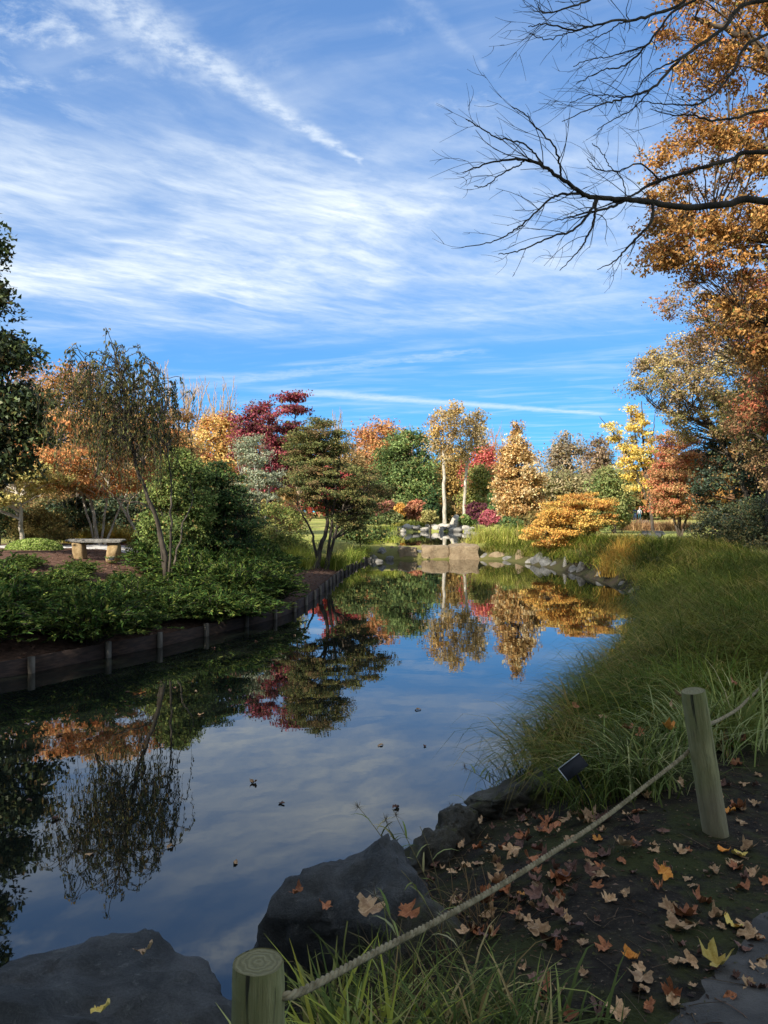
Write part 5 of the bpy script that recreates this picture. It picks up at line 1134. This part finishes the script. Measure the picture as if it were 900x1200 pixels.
# ------------------------------------------------------------------ fallen leaves
def leaf_mesh(name, seed, kind, mat):
    rg = np.random.default_rng(seed); n = 30; th = np.linspace(0, 2*np.pi, n, endpoint=False)
    if kind == 'lobed':
        lob = rg.uniform(.55, 1.15, 5)[(np.round((th-np.pi/2)/(2*np.pi/5)).astype(int)) % 5]; r = .32+.17*lob*np.abs(np.cos(2.5*(th-np.pi/2)))**1.1+.035*rg.normal(size=n); r[(th > 4.4) & (th < 5.0)] *= .45; r += .028*np.where(np.arange(n) % 2, 1, -1)
    else:
        r = .5/np.sqrt((np.cos(th)/.52)**2+np.sin(th)**2)*1.0; r *= 1+.03*rg.normal(size=n)
    o = np.stack([r*np.cos(th), r*np.sin(th)], 1); i = o*.5
    P = np.vstack([[[0, 0]], i, o]); x, y = P[:, 0], P[:, 1]
    cx, cy, tw = rg.uniform(.4, 3.2), rg.uniform(-1., 2.4), rg.uniform(-2., 2.)
    z = cx*x*x*.9+cy*y*y*.6+tw*x*y*.9+.09*np.sin(9*x+seed)*np.cos(8*y+seed)+.06*rg.normal(size=len(P))*(np.arange(len(P)) > n)
    z -= .05*np.exp(-(x/.05)**2)
    V = np.stack([x, y, z-z.min()*.6], 1); f3 = [[0, 1+k, 1+(k+1) % n] for k in range(n)]; f4 = [[1+k, 1+n+k, 1+n+(k+1) % n, 1+(k+1) % n] for k in range(n)]
    return mesh_data(name, V, [np.array(f3), np.array(f4)], mat, None, True)
def fl_mat(name, c0, c1, c2):
    m, t, b, out = new_mat(name); tc = t.node('ShaderNodeTexCoord'); oi = t.node('ShaderNodeObjectInfo'); P = t.vm('ADD', tc.outputs['Object'], t.vm('SCALE', (1, 1, 1)))
    n = t.noise(tc.outputs['Object'], 5, 5, .6); n2 = t.noise(tc.outputs['Object'], 22, 4, .6)
    sp = t.node('ShaderNodeSeparateXYZ'); t.l.new(tc.outputs['Object'], sp.inputs[0])
    c = t.mix(t.smooth(n, .36, .64), lc(*c0), lc(*c1)); c = t.mix(t.m('MULTIPLY', t.smooth(n2, .55, .7), .6), c, lc(*c2))
    rv = t.m('MULTIPLY_ADD', oi.outputs['Random'], .75, .95); c = t.mix(1., c, t.xyz(rv, rv, rv), 'MULTIPLY')
    vein = t.smooth(t.m('ABSOLUTE', sp.outputs[0]), .012, .03, .55, 0.); c = t.mix(vein, c, lc(*[min(255, k+40) for k in c1]))
    t.l.new(c, b.inputs['Base Color']); b.inputs['Roughness'].default_value = .62; b.inputs['Specular IOR Level'].default_value = .3; bump(t, b, n2, .35, .03); return m
FL = {'tan': fl_mat('leaf_tan', (146, 112, 78), (182, 148, 108), (104, 74, 52)), 'rust': fl_mat('leaf_rust', (136, 82, 50), (168, 108, 68), (92, 54, 38)), 'brown': fl_mat('leaf_brown', (88, 60, 48), (116, 84, 68), (60, 42, 36)),
      'yellow': fl_mat('leaf_yellow', (178, 150, 66), (196, 172, 92), (120, 92, 46)), 'orange': fl_mat('leaf_orange', (196, 120, 44), (212, 146, 62), (140, 82, 40))}
FLM = {k: [leaf_mesh('fallen_leaf', 10*i+j, 'lobed', m) for j in range(12)] for i, (k, m) in enumerate(FL.items())}
FLO = {k: [leaf_mesh('fallen_leaf', 100+10*i+j, 'oval', m) for j in range(3)] for i, (k, m) in enumerate(FL.items())}
WHERE = {'drift': 'in the leaf drift by the mossy rocks', 'soil': 'on the mossy soil by the rope fence', 'grass': 'caught on the ornamental grass'}
def fallen(p, size, col, seed, where, oval=False, tilt=.3, label=None, lift=.0):
    rg = np.random.default_rng(seed); ml = (FLO if oval else FLM)[col]; o = link('fallen_leaf', ml[int(rg.integers(0, len(ml)))], loc=(p[0], p[1], p[2]+.006+lift))
    o.rotation_euler = (rg.normal()*tilt, rg.normal()*tilt, rg.uniform(0, 6.28)); s = size*rg.uniform(.8, 1.2); o.scale = (s*rg.uniform(.7, 1.05), s*rg.uniform(.75, 1.1), s*rg.uniform(.45, 1.1))
    tag(o, label or f'dry {col} fallen leaf {WHERE[where]}', 'leaf', f'fallen leaves {WHERE[where]}')
    return o
single = [(248, 0)]
named = [(839, 1133, .135, 'yellow', False, None), (858, 1086, .15, 'yellow', True, None), (752, 1148, .15, 'tan', False, None), (795, 1090, .13, 'tan', False, None), (722, 1190, .15, 'tan', False, None), (655, 1165, .10, 'tan', False, None),
         (684, 1107, .09, 'tan', False, None), (822, 1058, .10, 'rust', False, None), (775, 1022, .11, 'rust', False, None), (714, 1057, .13, 'tan', False, None), (766, 999, .10, 'tan', False, None), (660, 1033, .15, 'rust', False, None), (648, 1062, .12, 'tan', False, None),
         (848, 1000, .12, 'orange', False, None), (866, 1004, .14, 'yellow', True, None), (878, 995, .11, 'tan', False, None), (862, 1020, .10, 'rust', False, None), (870, 1043, .10, 'rust', False, None), (885, 1025, .10, 'tan', False, None), (890, 1138, .12, 'tan', False, None),
         (854, 952, .11, 'orange', False, None), (870, 950, .12, 'tan', False, None), (868, 965, .10, 'tan', False, None), (886, 944, .10, 'tan', False, None), (863, 897, .12, 'rust', False, None), (872, 920, .12, 'tan', False, None), (888, 910, .10, 'tan', False, None), (850, 922, .10, 'brown', False, None),
         (740, 1126, .10, 'orange', False, None), (803, 1075, .13, 'rust', False, None), (785, 1068, .13, 'tan', False, None), (700, 985, .10, 'orange', False, None), (744, 990, .13, 'rust', False, None), (705, 1005, .12, 'brown', False, None), (640, 965, .14, 'rust', False, None), (690, 962, .2, 'tan', False, None),
         (612, 1075, .08, 'tan', False, None), (730, 1050, .08, 'tan', False, None), (812, 1040, .09, 'tan', False, None), (838, 1022, .10, 'tan', False, None), (820, 1120, .05, 'brown', False, None), (862, 1148, .06, 'brown', False, None), (668, 1195, .12, 'rust', False, None), (700, 1080, .06, 'brown', False, None)]
k0 = 0
for px, py, s, c, ov, lb in named:
    k0 += 1; fallen(on_ground(px, py), s*.8, c, 600+k0, 'soil', ov, .16)
rgl = np.random.default_rng(15)
n = 0
while n < 112:                                             # leaf drift between the rocks and the rope
    px, py = rgl.normal(612, 78), rgl.normal(1008, 48)
    if not (500 < px < 800 and 935 < py < 1110) or (px > 700 and py > 1040): continue
    p = on_ground(px, py); d = poly_sd(POND, p[:1], p[1:2])[0][0]
    if d < .05: continue
    fallen(p, rgl.uniform(.05, .105), rgl.choice(['tan', 'rust', 'brown', 'orange'], p=[.34, .16, .46, .04]), 700+n, 'drift', rgl.random() < .12, .32, lift=rgl.uniform(0, .04)); n += 1
n = 0
while n < 74:
    px, py = rgl.uniform(560, 900), rgl.uniform(850, 1195)
    p = on_ground(px, py); d = poly_sd(POND, p[:1], p[1:2])[0][0]
    if d < .3 or (py < 930 and px < 840): continue
    fallen(p, rgl.uniform(.04, .11), rgl.choice(['tan', 'rust', 'brown'], p=[.5, .25, .25]), 900+n, 'soil', rgl.random() < .2, .3); n += 1
for i in range(16):                                         # a drift of leaves behind the leaning post
    p = on_ground(rgl.uniform(838, 872), rgl.uniform(850, 885)); fallen(p, .12, rgl.choice(['rust', 'brown', 'tan']), 1000+i, 'soil', False, .5, lift=rgl.uniform(0, .06))
for i, (px, py, D, s, c) in enumerate([(858, 800, 5.6, .11, 'rust'), (800, 816, 5.3, .11, 'tan'), (786, 828, 5.2, .1, 'tan'), (752, 861, 5.0, .09, 'rust'), (706, 842, 5.5, .08, 'tan'), (674, 828, 6., .08, 'rust'), (735, 855, 5.2, .08, 'rust'), (783, 855, 4.9, .08, 'orange'), (796, 918, 4.4, .09, 'tan'), (622, 908, 5.6, .07, 'tan'), (570, 960, 5.3, .08, 'tan')]):
    fallen(at(px, py, D), s, c, 1100+i, 'grass', False, .6)
for i, (px, py, D, s, c, lb) in enumerate([(172, 1117, 2.62, .10, 'tan', 'curled tan leaf resting on the slate boulder'), (434, 1066, 3.30, .14, 'tan', 'large folded tan leaf on the face of the domed boulder'), (350, 1046, 3.4, .08, 'rust', 'small rusty leaf stuck on the side of the domed boulder'),
        (380, 1064, 3.2, .08, 'rust', 'crumpled rusty leaf caught in grass before the domed boulder'), (478, 1072, 3.2, .10, 'rust', 'rusty leaf tangled in the stems beside the domed boulder'), (118, 1188, 2.4, .09, 'yellow', 'narrow yellowed leaf lying low on the slate boulder'), (528, 968, 4.85, .1, 'tan', 'pale tan leaf perched on top of the mossy rock')]):
    fallen(at(px, py, D), s, c, 1150+i, 'soil', lb.startswith('narrow'), .35, lb)
for i, (px, py) in enumerate([(330, 942), (70, 862), (105, 866), (52, 920), (65, 960), (345, 745), (362, 742), (378, 748), (395, 744), (300, 752), (420, 742), (318, 748), (490, 832), (250, 760), (440, 745)]+[(float(rgl.uniform(60, 330)), float(rgl.uniform(800, 850))) for _ in range(6)]+[(float(rgl.uniform(400, 560)), float(rgl.uniform(690, 960))) for _ in range(7)]+[(float(rgl.uniform(20, 300)), float(rgl.uniform(880, 1040))) for _ in range(5)]):
    D = CAMZ*F/(py-600); o = fallen(np.array([(px-450)/F*D, D, -.004]), .075, rgl.choice(['tan', 'brown']), 1200+i, 'soil', True, .06, 'small dry leaf floating on the still pond'); o['group'] = 'leaves floating on the pond'

# fine litter: twigs, crumbs of leaf and bark
def litter():
    rg = np.random.default_rng(19); n = 5200; X = rg.uniform(-.1, 3.4, n*3); Y = rg.uniform(2.2, 6.2, n*3); d, _ = poly_sd(POND, X, Y); pd = path_dist(X, Y); k = (d > .1) & (pd > .5); X, Y = X[k][:n], Y[k][:n]; n = len(X)
    c = np.stack([X, Y, ground_h(X, Y)+.006], 1); L = rg.uniform(.006, .03, n)
    v, f = leaf_quads(c, rdir(rg, n)*np.array([1, 1, .15]), unit(np.array([0, 0, 1.])+rg.normal(size=(n, 3))*.3), L, L*rg.uniform(.2, .8, n), rg)
    parts = [(v, f, pick([(110, 84, 64), (76, 58, 46), (146, 122, 98), (60, 50, 42), (88, 84, 50)], n, rg, .3))]
    m = 420; i = rg.integers(0, n, m); a = c[i]; az = rg.uniform(0, 6.28, m); ln = rg.uniform(.05, .2, m); dd = np.stack([np.cos(az), np.sin(az), 0*az], 1)*ln[:, None]
    b = a+dd; b[:, 2] = ground_h(b[:, 0], b[:, 1])+.012; tv, tf = tubes(bez(a, (a+b)/2+rg.normal(size=a.shape)*.01+np.array([0, 0, .008]), b, 4), np.full((m, 4), .0016), 3)
    parts.append((tv, tf, np.repeat(pick([(120, 100, 78), (90, 76, 60)], m, rg), 9, 0)))
    v, f, t = merge(parts); tag(link('litter', mesh_data('litter', v, f, LEAF, t)), 'crumbled leaf bits and thin twigs scattered over the soil', 'litter', kind='stuff')
    n = 6000; X = rg.uniform(-13, -1.2, n*3); Y = rg.uniform(8, 30, n*3); d, ei = poly_sd(POND, X, Y); k = (d > .25) & (d < 7) & (ei < WALL1); X, Y = X[k][:n], Y[k][:n]; n = len(X)
    c = np.stack([X, Y, ground_h(X, Y)+.015], 1); L = rg.uniform(.03, .09, n)
    v, f = leaf_quads(c, rdir(rg, n)*np.array([1, 1, .2]), unit(np.array([0, 0, 1.])+rg.normal(size=(n, 3))*.35), L, L*.5, rg)
    tag(link('bark_chips', mesh_data('bark_chips', v, f, LEAF, pick([(112, 78, 60), (84, 58, 46), (140, 108, 88), (64, 46, 38)], n, rg, .3))), 'loose brown bark mulch and dead leaves on the far bank', 'mulch', kind='stuff')
litter()

# ------------------------------------------------------------------ walkers on the far path
def person(label, loc, rz, shirt, legs, hairc, stride):
    skin = smat('skin', (206, 158, 132), .6)
    V = [((0, 0, .95), .13), ((0, 0, 1.12), .125), ((0, .0, 1.34), .145), ((0, 0, 1.47), .07), ((0, .01, 1.54), .055), ((0, .02, 1.63), .095), ((0, .02, 1.72), .08),
         ((-.09, 0, .90), .095), ((-.10, stride*.5, .50), .065), ((-.10, stride*.4-.06, .09), .045), ((-.10, stride*.4+.1, .04), .04), ((.09, 0, .90), .095), ((.10, -stride*.3, .50), .065), ((.10, -stride-.05, .10), .045), ((.10, -stride+.1, .04), .04),
         ((-.19, 0, 1.40), .06), ((-.25, -.03, 1.13), .047), ((-.24, .10, .90), .036), ((-.23, .15, .82), .032), ((.19, 0, 1.40), .06), ((.25, .0, 1.13), .047), ((.24, .16, .93), .036), ((.23, .22, .86), .032)]
    E = [(0, 1), (1, 2), (2, 3), (3, 4), (4, 5), (5, 6), (0, 7), (7, 8), (8, 9), (9, 10), (0, 11), (11, 12), (12, 13), (13, 14), (2, 15), (15, 16), (16, 17), (17, 18), (2, 19), (19, 20), (20, 21), (21, 22)]
    me = bpy.data.meshes.new('body'); me.from_pydata([v[0] for v in V], E, []); o = link('body', me)
    o.modifiers.new('skin', 'SKIN')
    for i, s in enumerate(me.skin_vertices[0].data): s.radius = (V[i][1], V[i][1]*.85)
    me.skin_vertices[0].data[0].use_root = True
    sub = o.modifiers.new('sub', 'SUBSURF'); sub.levels = 1
    dg = bpy.context.evaluated_depsgraph_get(); nm = bpy.data.meshes.new_from_object(o.evaluated_get(dg)); bpy.data.objects.remove(o)
    for m in (skin, shirt, legs, smat('shoe', (60, 56, 54))): nm.materials.append(m)
    for p in nm.polygons:
        c = p.center; p.use_smooth = True
        p.material_index = 3 if c.z < .1 else 2 if (c.z < .97 and abs(c.x) < .2) else 1 if (c.z < 1.49 and (abs(c.x) < .21 or c.z > 1.1)) else 0
    e = thing('person', label, 'person', loc, rz); link('body', nm, e)
    h = rock_mesh('hair', (.092, .105, .085), 4, hairc, sub=3, facets=2, rough=.06, cut=(.95, 1)); link('hair', h, e, (0, .0, 1.70))
    return e
for px, D, rz, sc_, lg, hr, lb, st in [(744, 96, math.pi, (40, 48, 92), (126, 142, 176), (150, 130, 104), 'person in a navy top and pale blue jeans walking on the far path', .22),
                                    (735.5, 98, math.pi+.2, (222, 112, 76), (70, 80, 70), (120, 92, 70), 'person in an orange top half hidden by the hedge', .1),
                                    (749.5, 101, math.pi-.3, (226, 226, 222), (110, 170, 176), (150, 140, 130), 'person in a white top and teal trousers behind the navy-clad walker', .15)]:
    x = (px-450)/F*D; person(lb, (x, D, gh(x, D)+.005), rz, smat('shirt', sc_, .8), smat('trousers', lg, .8), smat('hair', hr, .7), st)
